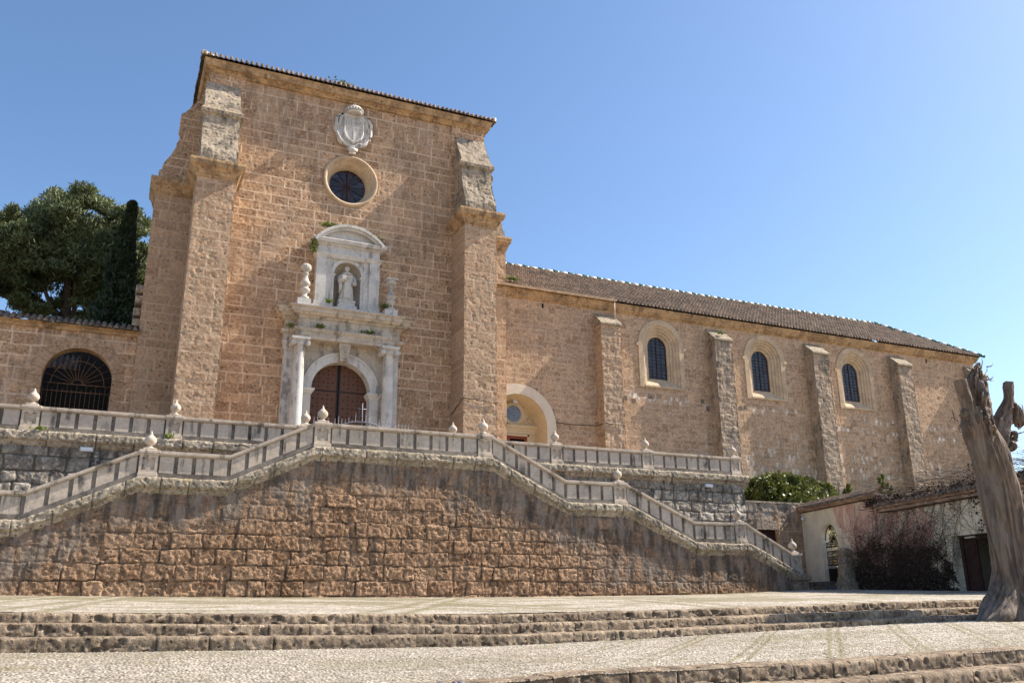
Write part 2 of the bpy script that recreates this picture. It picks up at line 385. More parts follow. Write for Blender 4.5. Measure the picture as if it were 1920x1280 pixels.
# back, right and left closing walls of the tall block (behind the buttresses)
b = MB(); b.box(2.4, 2.6, YC + .3, 60, ZT, 30); b.box(19.2, 19.35, YC + .1, 60, ZT, 30); b.box(2.4, 19.35, 60, 60.3, 0, 30)
b.box(2.4, 19.35, YC + .35, 60, 29.9, 30.0); b.build('rear_wall', M['facade'], church)
# dark interior box behind portal/oculus
# --- corner pilasters under the cornice
for (x0, x1, sd) in ((2.38, 4.33, 1), (17.25, 19.5, 2)):
    ps = [relief('p', (x0, YP, 22), (1, 0, 0), (0, 0, 1), x1 - x0, 7.95, mas_f, M['facade'], church, .06, uv0=(3 * sd, 1)),
          relief('p', (x0, YC + .1, 22), (0, -1, 0), (0, 0, 1), YC + .1 - YP, 7.95, mas_f, M['facade'], church, .06, uv0=(3, 4)),
          relief('p', (x1, YP, 22), (0, 1, 0), (0, 0, 1), 1.6, 7.95, mas_f, M['facade'], church, .06, uv0=(5, 4))]
    join(ps, 'corner_pilaster')

# --- front buttresses
PZ = np.array([22.9, 23.5, 23.8, 24.3, 24.8, 25.3, 26.2, 26.8, 27.1, 27.5, 28.0, 28.95]); PY = np.array([44.86, 44.9, 45.0, 45.27, 45.47, 45.58, 45.66, 45.70, 45.85, 46.12, 46.42, 46.86])
def prof(z): return np.interp(z, PZ, PY)
def buttress_front(x0, x1, seed):
    L = []
    top = 22.1 - ZT
    L.append(relief('b', (x0, YB, ZT), (1, 0, 0), (0, 0, 1), x1 - x0, top, mas_b, M['buttress'], church, .05, uv0=(seed, 0)))
    L.append(relief('b', (x0, YC + .05, ZT), (0, -1, 0), (0, 0, 1), YC + .05 - YB, top, mas_f, M['buttress'], church, .06, uv0=(seed + 3, .3)))
    L.append(relief('b', (x1, YB, ZT), (0, 1, 0), (0, 0, 1), 3.6, top, mas_b, M['buttress'], church, .06, uv0=(seed + 6, 0)))
    bt = join(L, 'buttress')
    L = []; H = 28.95 - 22.9; w = x1 - x0 - .06; xa = x0 + .05
    st = lambda u, v: np.clip(.25 + .9 * sst(.0, .35, fbm(u * .8, v * 1.2, seed, 3)) + .6 * np.exp(-((v - 3.6) / .35) ** 2) + .7 * np.exp(-(v / .5) ** 2), 0, 1)
    L.append(relief('c', (0, 0, 0), (1, 0, 0), (0, 0, 1), w, H, mas_w, M['weathered'], church, .05, uv0=(seed, 5), stain=st,
                    pf=lambda uu, vv, hh: np.stack([xa + uu, prof(22.9 + vv) - hh, 22.9 + vv], -1)))
    L.append(relief('c', (0, 0, 0), (0, -1, 0), (0, 0, 1), 1.9, H, mas_f, M['weathered'], church, .05, uv0=(seed, 9), stain=st,
                    pf=lambda uu, vv, hh: np.stack([xa - hh, YC + .05 - (uu / 1.9) * (YC + .05 - prof(22.9 + vv)), 22.9 + vv], -1)))
    L.append(relief('c', (0, 0, 0), (0, 1, 0), (0, 0, 1), 1.9, H, mas_f, M['weathered'], church, .05, uv0=(seed, 12), stain=st,
                    pf=lambda uu, vv, hh: np.stack([xa + w + hh, prof(22.9 + vv) + (uu / 1.9) * (YC + 1 - prof(22.9 + vv)), 22.9 + vv], -1)))
    up = join(L, 'buttress_head')
    return bt
def molding(mb, x0, x1, y0, y1, prof_, left=True, right=True):
    rings = []
    for z, o in prof_:
        l = o if left else 0; r = o if right else 0
        rings.append([(x0 - l, y0 - o, z), (x1 + r, y0 - o, z), (x1 + r, y1, z), (x0 - l, y1, z)])
    mb.loft(rings, True, True)
BC = [(21.98, 0), (22.0, .05), (22.12, .07), (22.14, .12), (22.3, .17), (22.45, .27), (22.52, .36), (22.56, .40), (22.74, .42), (22.78, .44), (22.92, .42), (23.0, .1)]
SCR = [(26.15, 0), (26.2, .05), (26.3, .16), (26.5, .18), (26.62, .10), (26.85, 0)]
for x0, x1, sd in ((2.13, 4.13, 31), (17.45, 19.52, 52)):
    buttress_front(x0, x1, sd)
    b = MB(); molding(b, x0, x1, YB, YC + .4, BC); b.build('buttress_cornice', M['gold'], church)
    b = MB(); molding(b, x0 + .06, x1 - .03, 45.68, YC, SCR); b.build('string_course', M['weathered'], church)

# --- side buttresses
SZ = np.array([22.9, 23.45, 23.46, 23.9, 24.5, 25.03, 25.75, 26.84, 26.9, 27.24, 27.3, 27.7, 28.1, 28.9, 29.4]); SX = np.array([.30, .30, .42, .46, .80, 1.0, 1.16, 1.24, 1.10, 1.12, 1.3, 1.55, 1.8, 2.2, 2.4])
def sprof(z): return np.interp(z, SZ, SX)
for mir in (0, 1):
    X = (lambda x: x) if not mir else (lambda x: 21.74 - x)
    L = []
    xa, xb = sorted((X(.22), X(2.5)))
    L.append(relief('s', (xa, YS, ZT - 3), (1, 0, 0), (0, 0, 1), xb - xa, 22.1 - ZT + 3, mas_f, M['buttress'], church, .06, uv0=(mir * 4, 2)))
    if mir: L.append(relief('s', (xb, YS, ZT - 3), (0, 1, 0), (0, 0, 1), 2.2, 22.1 - ZT + 3, mas_f, M['buttress'], church, .07))
    else: L.append(relief('s', (xa, YS + 2.2, ZT - 3), (0, -1, 0), (0, 0, 1), 2.2, 22.1 - ZT + 3, mas_f, M['buttress'], church, .07))
    join(L, 'side_buttress')
    H = 29.3 - 22.9; L = []
    L.append(relief('s', (0, 0, 0), (1, 0, 0), (0, 0, 1), 2.1, H, mas_f, M['weathered' if mir else 'facade'], church, .06, uv0=(7, 3),
             pf=(lambda uu, vv, hh: np.stack([sprof(22.9 + vv) + uu / 2.1 * (2.45 - sprof(22.9 + vv)), YS - hh, 22.9 + vv], -1)) if not mir else
                (lambda uu, vv, hh: np.stack([21.74 - 2.45 + uu / 2.1 * (2.45 - sprof(22.9 + vv)), YS - hh, 22.9 + vv], -1))))
    L.append(relief('s', (0, 0, 0), (0, -1, 0), (0, 0, 1), 2.2, H, mas_w, M['weathered' if mir else 'facade'], church, .06,
             pf=(lambda uu, vv, hh: np.stack([sprof(22.9 + vv) - hh, YS + 2.2 - uu, 22.9 + vv], -1)) if not mir else
                (lambda uu, vv, hh: np.stack([21.74 - sprof(22.9 + vv) + hh, YS + uu, 22.9 + vv], -1))))
    join(L, 'side_buttress_head')
    b = MB(); molding(b, xa, xb, YS, YS + 2.2, [(z, o * .72) for z, o in BC], left=not mir, right=bool(mir)); b.build('buttress_cornice', M['gold'], church)
# broken bonding stones on the left flank
b = MB(); rnd = random.Random(4)
for z in (14.3, 14.9, 15.6, 16.2): b.bev(-.12 + rnd.uniform(-.06, .05), .3, YS + .25, YS + 1.1, z, z + .42, .03)
b.build('bonding_stones', M['weathered'], church)

# --- top cornice
b = MB(); molding(b, 2.42, 19.48, YP, 60.2, [(29.62, 0), (29.64, .04), (29.70, .06), (29.78, .14), (29.84, .22), (29.87, .35), (30.06, .375), (30.10, .40), (30.2, .44), (30.26, .47), (30.3, .3)])
b.build('cornice', M['gold'], church)

# --- barrel tile roofs (pattern stays in the mesh)
def tile_roof(name, O, U, W, lu, lw, mat, parent, keep=None, p=.27, rowp=.36, k=8, seed=1, sv=.09, skirt=.10, amp=.085):
    O = np.array(O, float); U = np.array(U, float); W = np.array(W, float); U /= np.linalg.norm(U); W /= np.linalg.norm(W)
    Nn = np.cross(U, W); nu = int(lu / (p / k)) + 1; nv = max(3, int(lw / sv) + 1)
    u = np.linspace(0, lu, nu); v = np.linspace(0, lw, nv); uu, vv = np.meshgrid(u, v, indexing='ij')
    ci = np.floor(uu / p); ri = np.floor(vv / rowp); jit = (hsh(ci, ri, seed) - .5)
    t = (uu / p - ci - .5) * 2 + jit * .12
    cov = np.clip(1 - (t / .66) ** 2, 0, 1); h = amp * np.sqrt(cov) - .04 * (cov <= 0)
    fr = vv / rowp - ri; h = h + .03 * (1 - fr) + jit * .018 + .05 * fbm(uu * .5, vv * .5, seed + 4, 3)
    co = O + uu[..., None] * U + vv[..., None] * W + h[..., None] * Nn + (hsh(ci, 3.0, seed)[..., None] - .5) * .07 * W * (vv < .2)[..., None]
    low = co[:, :1] + np.array([0, 0, -1.0]) * (h[:, :1, None] * .9 + skirt * .4) ; co = np.concatenate([low, co], 1)
    sid = hsh(ci + 3, ri + 1, seed + 2); mo = np.clip(sst(.72, 1, np.abs(t)), 0, 1) * .8
    sid = np.concatenate([sid[:, :1], sid], 1); mo = np.concatenate([mo[:, :1], mo], 1); nv += 1
    idx = np.arange(nu * nv).reshape(nu, nv); q = np.stack([idx[:-1, :-1], idx[1:, :-1], idx[1:, 1:], idx[:-1, 1:]], -1)
    if keep is not None:
        uc = (uu[:-1, :-1] + uu[1:, 1:]) / 2; vc = (vv[:-1, :-1] + vv[1:, 1:]) / 2; kk = keep(uc, vc); kk = np.concatenate([kk[:, :1], kk], 1); q = q[kk]
    return nmesh(name, co.reshape(-1, 3), q.reshape(-1, 4), mat, parent, {'stone': sid, 'mortar': mo, 'stain': np.zeros_like(sid)})
r1 = tile_roof('r', (1.80, 46.30, 30.36), (1, 0, 0), (0, .94, .34), 18.3, 7, M['tile'], church, lambda u, v: (u > v * .94) & (u < 18.3 - v * .94), seed=3, p=.29, amp=.17)
r2 = tile_roof('r', (1.80, 60.2, 30.36), (0, -1, 0), (.94, 0, .34), 13.9, 7, M['tile'], church, lambda u, v: (u < 13.9 - v * .94), seed=4, amp=.125)
r3 = tile_roof('r', (20.10, 46.30, 30.36), (0, 1, 0), (-.94, 0, .34), 13.9, 7, M['tile'], church, lambda u, v: (u > v * .94), seed=5, amp=.125)
join([r1, r2, r3], 'roof')
for sx, x0 in ((1, 1.80), (-1, 20.1)):
    b = MB()
    for i in range(13):
        o = i * .34; c = (x0 + sx * o * .66, 46.3 + o * .66, 30.48 + o * .24)
        b.tube([c, (c[0] + sx * .3, c[1] + .3, c[2] + .12)], [.12, .09], 8)
    b.build('hip_tiles', M['ridgew'], church)


# --- crest above the round window
b = MB(); cx, cz, y0 = 10.83, 27.75, YC - .02
def outline(rx, rz, n=40, wob=0.0, kx=0):
    return [(cx + rx * math.cos(a) * (1 + wob * math.cos(kx * a)), cz + rz * math.sin(a) * (1 + wob * math.cos(kx * a))) for a in [2 * math.pi * i / n for i in range(n)]]
rings = []
for sc, d in ((1.0, 0), (1.0, -.14), (.93, -.24), (.80, -.26), (.74, -.16)):
    rings.append([(cx + (x - cx) * sc, y0 + d, cz + (z - cz) * sc) for x, z in outline(1.14, 1.24, 64, .07, 8)])
b.loft(rings, True, True, True)
sh = [(-.55, .85), (.55, .85), (.57, -.3), (.45, -.62), (.22, -.82), (0, -.93), (-.22, -.82), (-.45, -.62), (-.57, -.3)]
b.loft([[(cx + x * s, y0 - d, cz + .08 + z * s) for x, z in sh] for s, d in ((1.12, .1), (1.12, .30), (1.0, .36), (.93, .34), (.91, .30))], True, True)
b.box(cx - .50, cx + .50, y0 - .335, y0 - .29, cz + .10, cz + .15); b.box(cx - .03, cx + .03, y0 - .35, y0 - .29, cz - .70, cz + .12)
for i in range(3): b.box(cx - .42 + i * .13, cx - .36 + i * .13, y0 - .33, y0 - .29, cz + .28, cz + .78)
for i in range(3): b.lathe((cx + .12 + i * .15, y0 - .31, cz + .5 - .1 * (i % 2)), [(.0, -.05), (.05, 0), (.0, .05)], 8)
for s in (-1, 1):      # scrolls
    for (x, z, r0) in ((.82, .72, .2), (.98, .1, .17), (.85, -.55, .22), (.45, -1.02, .17)):
        pts = [(cx + s * (x + r0 * (1 - k / 14) * math.cos(k * .6)), y0 - .2 - .006 * k, cz + z + r0 * (1 - k / 14) * math.sin(k * .6)) for k in range(13)]
        b.tube(pts, [.075 - .003 * k for k in range(13)], 7)
    b.tube([(cx + s * .72, y0 - .24, cz + .95), (cx + s * 1.08, y0 - .26, cz + .55), (cx + s * 1.1, y0 - .24, cz - .2), (cx + s * .8, y0 - .25, cz - .8), (cx + s * .3, y0 - .24, cz - 1.15)], [.07, .10, .09, .10, .06], 8)
b.tube([(cx - .28, y0 - .2, cz - 1.3), (cx, y0 - .28, cz - 1.38), (cx + .28, y0 - .2, cz - 1.3)], [.10, .15, .10], 10)
b.tube([(cx - .2, y0 - .16, cz - 1.52), (cx + .2, y0 - .16, cz - 1.52)], .09, 8)
crest = b.build('coat_of_arms', M['marble'], church)
b = MB(); b.lathe((cx - .02, y0 - .30, cz + .98), [(.44, 0), (.50, .06), (.50, .13), (.47, .15), (.52, .26), (.50, .36), (.42, .47), (.25, .56), (.06, .60), (.05, .66), (.09, .70), (.09, .76), (.0, .82)], 24, True)
for i in range(11):
    a = math.pi + math.pi * i / 10; b.lathe((cx - .02 + .54 * math.cos(a), y0 - .30 + .54 * math.sin(a), cz + 1.16), [(0, -.06), (.055, 0), (.03, .06), (.05, .1), (0, .14)], 6)
b.build('crown', M['statue'], crest)

# --- round window
b = MB(); rings = []
for r, y in ((1.66, YC + .02), (1.66, YC - .07), (1.60, YC - .12), (1.52, YC - .12), (1.48, YC - .05), (1.42, YC + .02), (1.38, YC + .25), (1.30, YC + .28), (1.26, YC + .5), (1.19, YC + .53), (1.17, YC + .7), (1.12, YC + .74), (1.12, YC + .95)):
    rings.append([(OXC[0] + r * math.cos(2 * math.pi * i / 56), y, OXC[1] + r * math.sin(2 * math.pi * i / 56)) for i in range(56)])
b.loft(rings, True, False, True); ocw = b.build('round_window', M['frame'], church)
b = MB(); b.prism([(OXC[0] + 1.14 * math.cos(2 * math.pi * i / 40), OXC[1] + 1.14 * math.sin(2 * math.pi * i / 40)) for i in range(40)], YC + .9, YC + .93)
b.build('glass', M['glass'], ocw)
b = MB()
for a in range(6):
    t = a * math.pi / 6 + .1; b.tube([(OXC[0] + 1.1 * math.cos(t), YC + .87, OXC[1] + 1.1 * math.sin(t)), (OXC[0] - 1.1 * math.cos(t), YC + .87, OXC[1] - 1.1 * math.sin(t))], .018, 5)
b.tube([(OXC[0], YC + .84, OXC[1] - 1.12), (OXC[0], YC + .84, OXC[1] + 1.12)], .035, 5)
for x in (-.22, .22): b.tube([(OXC[0] + x, YC + .85, OXC[1] - .95), (OXC[0] + x, YC + .85, OXC[1] - .1)], .02, 5)
b.build('window_bars', M['rustframe'], ocw)

# --- portal
PX = 10.83
b = MB()
# back wall panel of the portal with arched opening: pilaster slabs and spandrels
def arch_ring(mb, cx, cz, r0, r1, y0, y1, a0=0, a1=math.pi, n=28):
    rings = []
    for i in range(n + 1):
        a = a0 + (a1 - a0) * i / n; c, s_ = math.cos(a), math.sin(a)
        rings.append([(cx + r0 * c, y0, cz + r0 * s_), (cx + r1 * c, y0, cz + r1 * s_), (cx + r1 * c, y1, cz + r1 * s_), (cx + r0 * c, y1, cz + r0 * s_)])
    mb.loft(rings, True, True)
def arch_fill(mb, cx, cz, r, x0, x1, ztop, y0, y1, n=20):
    """spandrel: rectangle x0..x1, cz..ztop minus the half disc"""
    for s in (-1, 1):
        xe = x0 if s < 0 else x1; pts = [(cx + s * r * math.cos(a), cz + r * math.sin(a)) for a in [math.pi / 2 * i / n for i in range(n + 1)]]
        top = [(xe if i == 0 else xe + (cx - xe) * i / n, ztop) for i in range(n + 1)]
        for i in range(n):
            q = [pts[i], (xe, cz + (ztop - cz) * i / n) if False else top[i], top[i + 1], pts[i + 1]]
            if s < 0: q = q[::-1]
            mb.prism(q, y0, y1)
        mb.prism([(cx + s * r, cz), (xe, cz), (xe, ztop)][:: 1 if s > 0 else -1], y0, y1)
arch_fill(b, PX, 11.38, 2.12, 7.95, 13.71, 14.0, 46.74, 47.1)
b.box(7.95, PX - 2.1, 46.744, 47.1, ZT, 11.38); b.box(PX + 2.1, 13.71, 46.744, 47.1, ZT, 11.38)
portal = b.build('portal', M['marble_warm'], church)
b = MB(); arch_ring(b, PX, 11.38, 1.65, 2.05, 46.62, 47.6); arch_ring(b, PX, 11.38, 2.05, 2.17, 46.56, 46.9); b.build('archivolt', M['marble'], portal)
for s in (-1, 1):
    b = MB()
    xa, xb = sorted((PX + s * 1.65, PX + s * 2.15)); b.box(xa, xb, 46.64, 47.6, ZT, 11.05)
    molding(b, xa, xb, 46.64, 47.6, [(11.05, .02), (11.12, .05), (11.2, .10), (11.26, .16), (11.38, .18), (11.40, .05)])
    b.build('impost', M['marble'], portal)
b = MB(); b.hexa([(PX - .2, 46.25, 13.0), (PX + .2, 46.25, 13.0), (PX + .2, 46.8, 13.0), (PX - .2, 46.8, 13.0), (PX - .33, 46.12, 13.98), (PX + .33, 46.12, 13.98), (PX + .33, 46.8, 13.98), (PX - .33, 46.8, 13.98)])
for x in (-.12, .0, .12): b.hexa([(PX + x * .8 - .02, 46.2, 13.1), (PX + x * .8 + .02, 46.2, 13.1), (PX + x * .8 + .02, 46.3, 13.1), (PX + x * .8 - .02, 46.3, 13.1), (PX + x * 1.5 - .03, 46.08, 13.85), (PX + x * 1.5 + .03, 46.08, 13.85), (PX + x * 1.5 + .03, 46.2, 13.85), (PX + x * 1.5 - .03, 46.2, 13.85)])
b.build('keystone', M['marble_warm'], portal)
for s in (-1, 1):
    b = MB(); xa, xb = sorted((PX + s * 2.62, PX + s * 3.25)); b.box(xa, xb, 46.66, 47.05, ZT, 13.45); xa2, xb2 = sorted((PX + s * 2.7, PX + s * 3.17)); b.box(xa2, xb2, 46.62, 46.66, ZT + .4, 13.3)
    molding(b, xa, xb, 46.66, 47.05, [(13.45, 0), (13.5, .04), (13.75, .05), (13.8, .1), (13.95, .12), (13.97, 0)]); b.build('pilaster', M['marble'], portal)
    cxx = PX + s * 2.51; b = MB()
    pr = [(.44, 0), (.44, .18), (.40, .2), (.43, .3), (.36, .38), (.38, .46), (.335, .5)] + [(.335 - .055 * (t ** 1.6), .5 + 6.05 * t) for t in [i / 10 for i in range(11)]] + [(.31, 6.58), (.29, 6.62)]
    b.lathe((cxx, 46.1, ZT), pr, 28); col_ = b.build('column', M['marble'], portal)
    b = MB(); b.box(cxx - .5, cxx + .5, 45.62, 46.6, 13.86, 13.98); b.box(cxx - .44, cxx + .44, 45.68, 46.56, 13.8, 13.86)
    b.lathe((cxx, 46.1, 13.55), [(.30, 0), (.36, .08), (.37, .14), (.33, .2), (.33, .27)], 20)
    for sx in (-1, 1):
        for yy in (45.72, 46.2):
            for rr, dd in ((.15, 0), (.10, .035), (.05, .06)):
                b.lathe((0, 0, 0), [], 3) if False else b.loft([[(cxx + sx * .38 + (rr) * math.cos(2 * math.pi * k / 16), yy - dd, 13.66 + rr * math.sin(2 * math.pi * k / 16)) for k in range(16)], [(cxx + sx * .38 + rr * math.cos(2 * math.pi * k / 16), yy + .26, 13.66 + rr * math.sin(2 * math.pi * k / 16)) for k in range(16)]], True, True)
    b.box(cxx - .32, cxx + .32, 45.78, 46.42, 13.70, 13.8)
    b.build('capital', M['marble'], portal)
b = MB()
molding(b, 8.12, 13.54, 46.0, 47.1, [(14.0, .0), (14.02, .02), (14.18, .02), (14.2, .05), (14.36, .05), (14.40, .10), (14.50, .16), (14.58, .17), (14.60, 0)])
molding(b, 7.5, 14.16, 46.6, 47.1, [(13.98, .0), (14.36, .02), (14.40, .10), (14.5, .14), (14.58, .15), (14.6, 0)])
b.box(8.15, 13.51, 46.04, 47.1, 14.595, 15.2); b.box(7.55, 14.11, 46.63, 47.1, 14.595, 15.2)
for x in (9.2, 9.95, 10.83, 11.7, 12.45): b.box(x - .012, x + .012, 46.02, 46.05, 14.62, 15.18)
molding(b, 8.15, 13.51, 46.02, 47.1, [(15.16, .02), (15.22, .08), (15.28, .12), (15.34, .30), (15.42, .34), (15.46, .42), (15.66, .46), (15.68, .54), (15.76, .56), (15.80, .3)])
molding(b, 7.52, 14.14, 46.6, 47.1, [(15.155, .02), (15.22, .08), (15.28, .12), (15.34, .30), (15.42, .34), (15.46, .42), (15.655, .46), (15.675, .54), (15.755, .56), (15.79, .3)])
b.build('entablature', M['marble_warm'], portal)
b = MB(); b.box(8.05, 13.61, 46.25, 47.1, 15.79, 16.12); b.box(7.98, 8.72, 45.72, 46.3, 15.79, 16.2); b.box(12.94, 13.68, 45.72, 46.3, 15.79, 16.2); b.build('attic_base', M['marble'], portal)
# aedicule
b = MB(); AX = 10.87
b.box(9.03, 9.62, 46.42, 47.1, 16.12, 19.15); b.box(12.12, 12.72, 46.42, 47.1, 16.12, 19.15)
b.box(9.62, 9.93, 46.52, 47.1, 16.12, 19.15); b.box(11.81, 12.12, 46.52, 47.1, 16.12, 19.15)
for xa, xb in ((8.97, 9.70), (12.06, 12.78)): b.box(xa, xb, 46.36, 47.1, 16.12, 16.42)
arch_fill(b, AX, 18.2, .80, 9.93, 11.81, 19.1, 46.62, 47.1); b.box(9.93, AX - .8, 46.622, 47.1, 16.12, 18.2); b.box(AX + .8, 11.81, 46.622, 47.1, 16.12, 18.2)
arch_ring(b, AX, 18.2, .80, 1.0, 46.54, 46.7)
for s in (-1, 1):
    xa, xb = sorted((AX + s * .78, AX + s * 1.0)); b.box(xa, xb, 46.56, 46.7, 16.12, 18.05); molding(b, xa, xb, 46.56, 46.8, [(18.04, 0), (18.07, .05), (18.18, .07), (18.2, 0)])
molding(b, 9.03, 12.72, 46.44, 47.1, [(19.10, 0), (19.14, .05), (19.22, .08), (19.30, .14), (19.36, .15), (19.38, 0)])
b.box(9.05, 12.70, 46.46, 47.1, 19.36, 19.86)
molding(b, 9.05, 12.70, 46.46, 47.1, [(19.82, 0), (19.86, .08), (19.92, .12), (19.96, .30), (20.08, .34), (20.14, .38), (20.18, .36), (20.2, .1)])
R_ = 2.52; zc = 21.16 - R_; a_ = math.asin(2.1 / R_)
arch_ring(b, AX, zc, R_ - .30, R_ - .16, 46.2, 47.1, math.pi / 2 - a_, math.pi / 2 + a_, 24)
arch_ring(b, AX, zc, R_ - .16, R_, 46.05, 47.1, math.pi / 2 - a_, math.pi / 2 + a_, 24)
pl = [(AX + (R_ - .25) * math.cos(t), zc + (R_ - .25) * math.sin(t)) for t in [math.pi / 2 - a_ * .97 + 2 * a_ * .97 * i / 20 for i in range(21)]]
b.prism(pl, 46.5, 47.05)
b.build('aedicule', M['marble'], portal)
b = MB(); rings = []     # half-cylinder niche with quarter-sphere head
n = 18
for z in (16.12, 18.2): rings.append([(AX + .8 * math.cos(math.pi * i / n), 46.66 + .75 * math.sin(math.pi * i / n), z) for i in range(n + 1)])
for k in range(1, 9):
    t = math.pi / 2 * k / 8; rings.append([(AX + .8 * math.cos(t) * math.cos(math.pi * i / n), 46.66 + .75 * math.cos(t) * math.sin(math.pi * i / n), 18.2 + .8 * math.sin(t)) for i in range(n + 1)])
b.loft(rings, False, False, True); b.box(AX - .8, AX + .8, 46.5, 47.4, 16.05, 16.14); b.build('niche', M['marble_warm'], portal)
for s in (-1, 1):
    b = MB(); c = (AX + s * 2.47 - .02, 46.0, 16.2)
    if s < 0:
        pr = [(.26, 0), (.26, .14), (.15, .2), (.13, .34), (.20, .42), (.28, .50), (.29, .60), (.22, .68), (.13, .73), (.24, .82), (.29, .92), (.27, 1.02), (.19, 1.14), (.14, 1.3), (.12, 1.46), (.17, 1.5), (.17, 1.55), (.11, 1.6), (.13, 1.66), (.22, 1.72)]
        b.lathe(c, pr, 20); b.lathe((c[0], c[1], c[2] + 1.7), [(.2, 0), (.27, .08), (.28, .2), (.25, .32), (.16, .40), (0, .42)], 40, True, 12)
    else:
        pr = [(.26, 0), (.26, .12), (.15, .2), (.14, .34), (.24, .42), (.27, .52), (.20, .62), (.14, .66), (.27, .76), (.29, .84), (.17, 1.02), (.11, 1.2), (.12, 1.3), (.16, 1.36), (.10, 1.42), (.12, 1.5), (.20, 1.58)]
        b.lathe(c, pr, 20); b.lathe((c[0], c[1], c[2] + 1.56), [(.2, 0), (.27, .1), (.28, .26), (.2, .3)], 32, True, 9); b.box(c[0] - .32, c[0] + .32, c[1] - .3, c[1] + .3, c[2] + 1.84, c[2] + 1.93)
    b.build('urn', M['statue'], portal, 'bulbous urn with a fluted ball top' if s < 0 else 'slimmer urn with a broken square top')
# door leaves (planks and studs as relief)
for s in (-1, 1):
    b = MB(); xa, xb = sorted((PX + s * .03, PX + s * 1.7)); n = 14
    poly = [(xa, ZT), (xb, ZT)] + [(PX + x, 11.38 + math.sqrt(max(0, 1.7 ** 2 - x * x))) for x in ([s * 1.7 * math.cos(math.pi / 2 * i / n) for i in range(n)] if s > 0 else [])]
    if s > 0: poly = [(PX + .03, ZT), (PX + 1.7, ZT)] + [(PX + 1.7 * math.cos(math.pi / 2 * i / n), 11.38 + 1.7 * math.sin(math.pi / 2 * i / n)) for i in range(n)] + [(PX + .03, 13.07)]
    else: poly = [(PX - .03, 13.07)] + [(PX - 1.7 * math.sin(math.pi / 2 * i / n), 11.38 + 1.7 * math.cos(math.pi / 2 * i / n)) for i in range(1, n + 1)] + [(PX - 1.7, ZT), (PX - .03, ZT)]
    b.prism(poly, 47.32, 47.42); dl = b.build('door_leaf', M['door'], portal)
    pass
b = MB(); rnd = random.Random(2)
for i in range(-6, 7):
    for j in range(26):
        x = PX + i * .262 + (.06 if i >= 0 else -.06); z = ZT + .3 + j * .235
        if (x - PX) ** 2 + max(0, z - 11.38) ** 2 > 1.55 ** 2: continue
        if i % 2 == 0 or j % 2 == 0: b.lathe((0, 0, 0), [], 3) if False else b.loft([[(x + .042 * math.cos(2 * math.pi * k / 8), 47.325, z + .042 * math.sin(2 * math.pi * k / 8)) for k in range(8)], [(x + .022 * math.cos(2 * math.pi * k / 8), 47.27, z + .022 * math.sin(2 * math.pi * k / 8)) for k in range(8)]], True, True)
for j in (0, 5, 9): b.box(PX - 1.6 if ZT + .3 + j * .47 < 11.5 else PX - .9, PX + 1.6 if ZT + .3 + j * .47 < 11.5 else PX + .9, 47.295, 47.318, ZT + .27 + j * .47, ZT + .33 + j * .47)
for x in (-.06, .06): b.box(PX + x - .035, PX + x + .035, 47.29, 47.312, ZT + .1, 11.38 + math.sqrt(1.62 ** 2 - x * x))
b.build('door_studs', M['iron'], portal)

# --- cable along the wall
b = MB(); b.tube([(25.05, YN - .08, 11.0), (26.3, YN - .07, 10.95), (28.1, YN - .07, 11.02), (28.15, YN - .6, 11.02), (28.2, 47.37, 11.04), (29.75, 47.37, 10.95)], .022, 5)
b.build('wall_cable', M['iron'], church); b = MB(); b.tube([(17.42, YC - .1, 10.55), (17.40, YB - .05, 11.2), (19.56, YB - .06, 11.05)], .02, 5)
b.build('wall_cable', M['iron'], church)

# ================================================================== side wing (nave)
mas_n = Masonry(41, 48, 18, (.26, .40), (.32, .85), jw=.018, depth=.003, proud=.006, rough=.007, rs=8, pit=.02, pits=4.5, wob=.04)
mas_nb = Masonry(43, 12, 22, (.34, .48), (.45, .85), jw=.03, depth=.02, proud=.02, rough=.018, rs=6, pit=.045, pits=4.0, wob=.05)
NZ0 = 3.0; NX0 = 19.3; NX1 = 64.85
WINX = (33.40, 42.42, 51.22)
def nave_keep(u, v):
    x = u + NX0; z = v + NZ0; k = np.ones(u.shape, bool)
    for c in WINX:
        k &= ~((abs(x - c) < 1.6) & (z > 14.2) & (z < 17.05)); k &= ((x - c) ** 2 + (z - 17.02) ** 2) > 1.6 ** 2
    k &= ~((abs(x - 22.42) < 2.2) & (z < 10.65)); k &= ((x - 22.42) ** 2 + (z - 10.62) ** 2) > 2.2 ** 2
    return k
def nave_stain(u, v):
    z = v + NZ0; x = u + NX0
    cell = hsh(np.floor(u / .42 + .4 * np.sin(np.floor(v / .34) * 3)), np.floor(v / .34), 5)
    band = np.exp(-((z - 13.2 + .2 * vn(u * .1, v * 0, 3)) / .25) ** 2) + np.exp(-((z - 12.3) / .22) ** 2) * (x > 48) + np.exp(-((z - 9.4) / 1.6) ** 2) * .75 * (x > 36)
    edge = np.minimum(np.mod(u / .42 + .4 * np.sin(np.floor(v / .34) * 3), 1), 1 - np.mod(u / .42 + .4 * np.sin(np.floor(v / .34) * 3), 1)) > .2
    return band * (cell > .55) * edge * sst(24, 31, x)
relief('nave_wall', (NX0, YN, NZ0), (1, 0, 0), (0, 0, 1), NX1 - NX0, 19.1 - NZ0, mas_n, M['nave'], church, .075, nave_keep, stain=nave_stain, vstep=.07)
b = MB(); b.box(NX1 - .2, NX1 - .02, YN + .02, 59.5, 0, 19.0); b.box(NX0, NX1 - .2, 59.3, 59.5, 0, 19.0); b.box(NX0, NX1 - .2, YN + 1.6, 59.3, 18.8, 18.9)
b.box(25.5, NX1 - .2, YN + 1.2, YN + 1.3, 3, 18.8); b.build('nave_rear_wall', M['nave'], church)
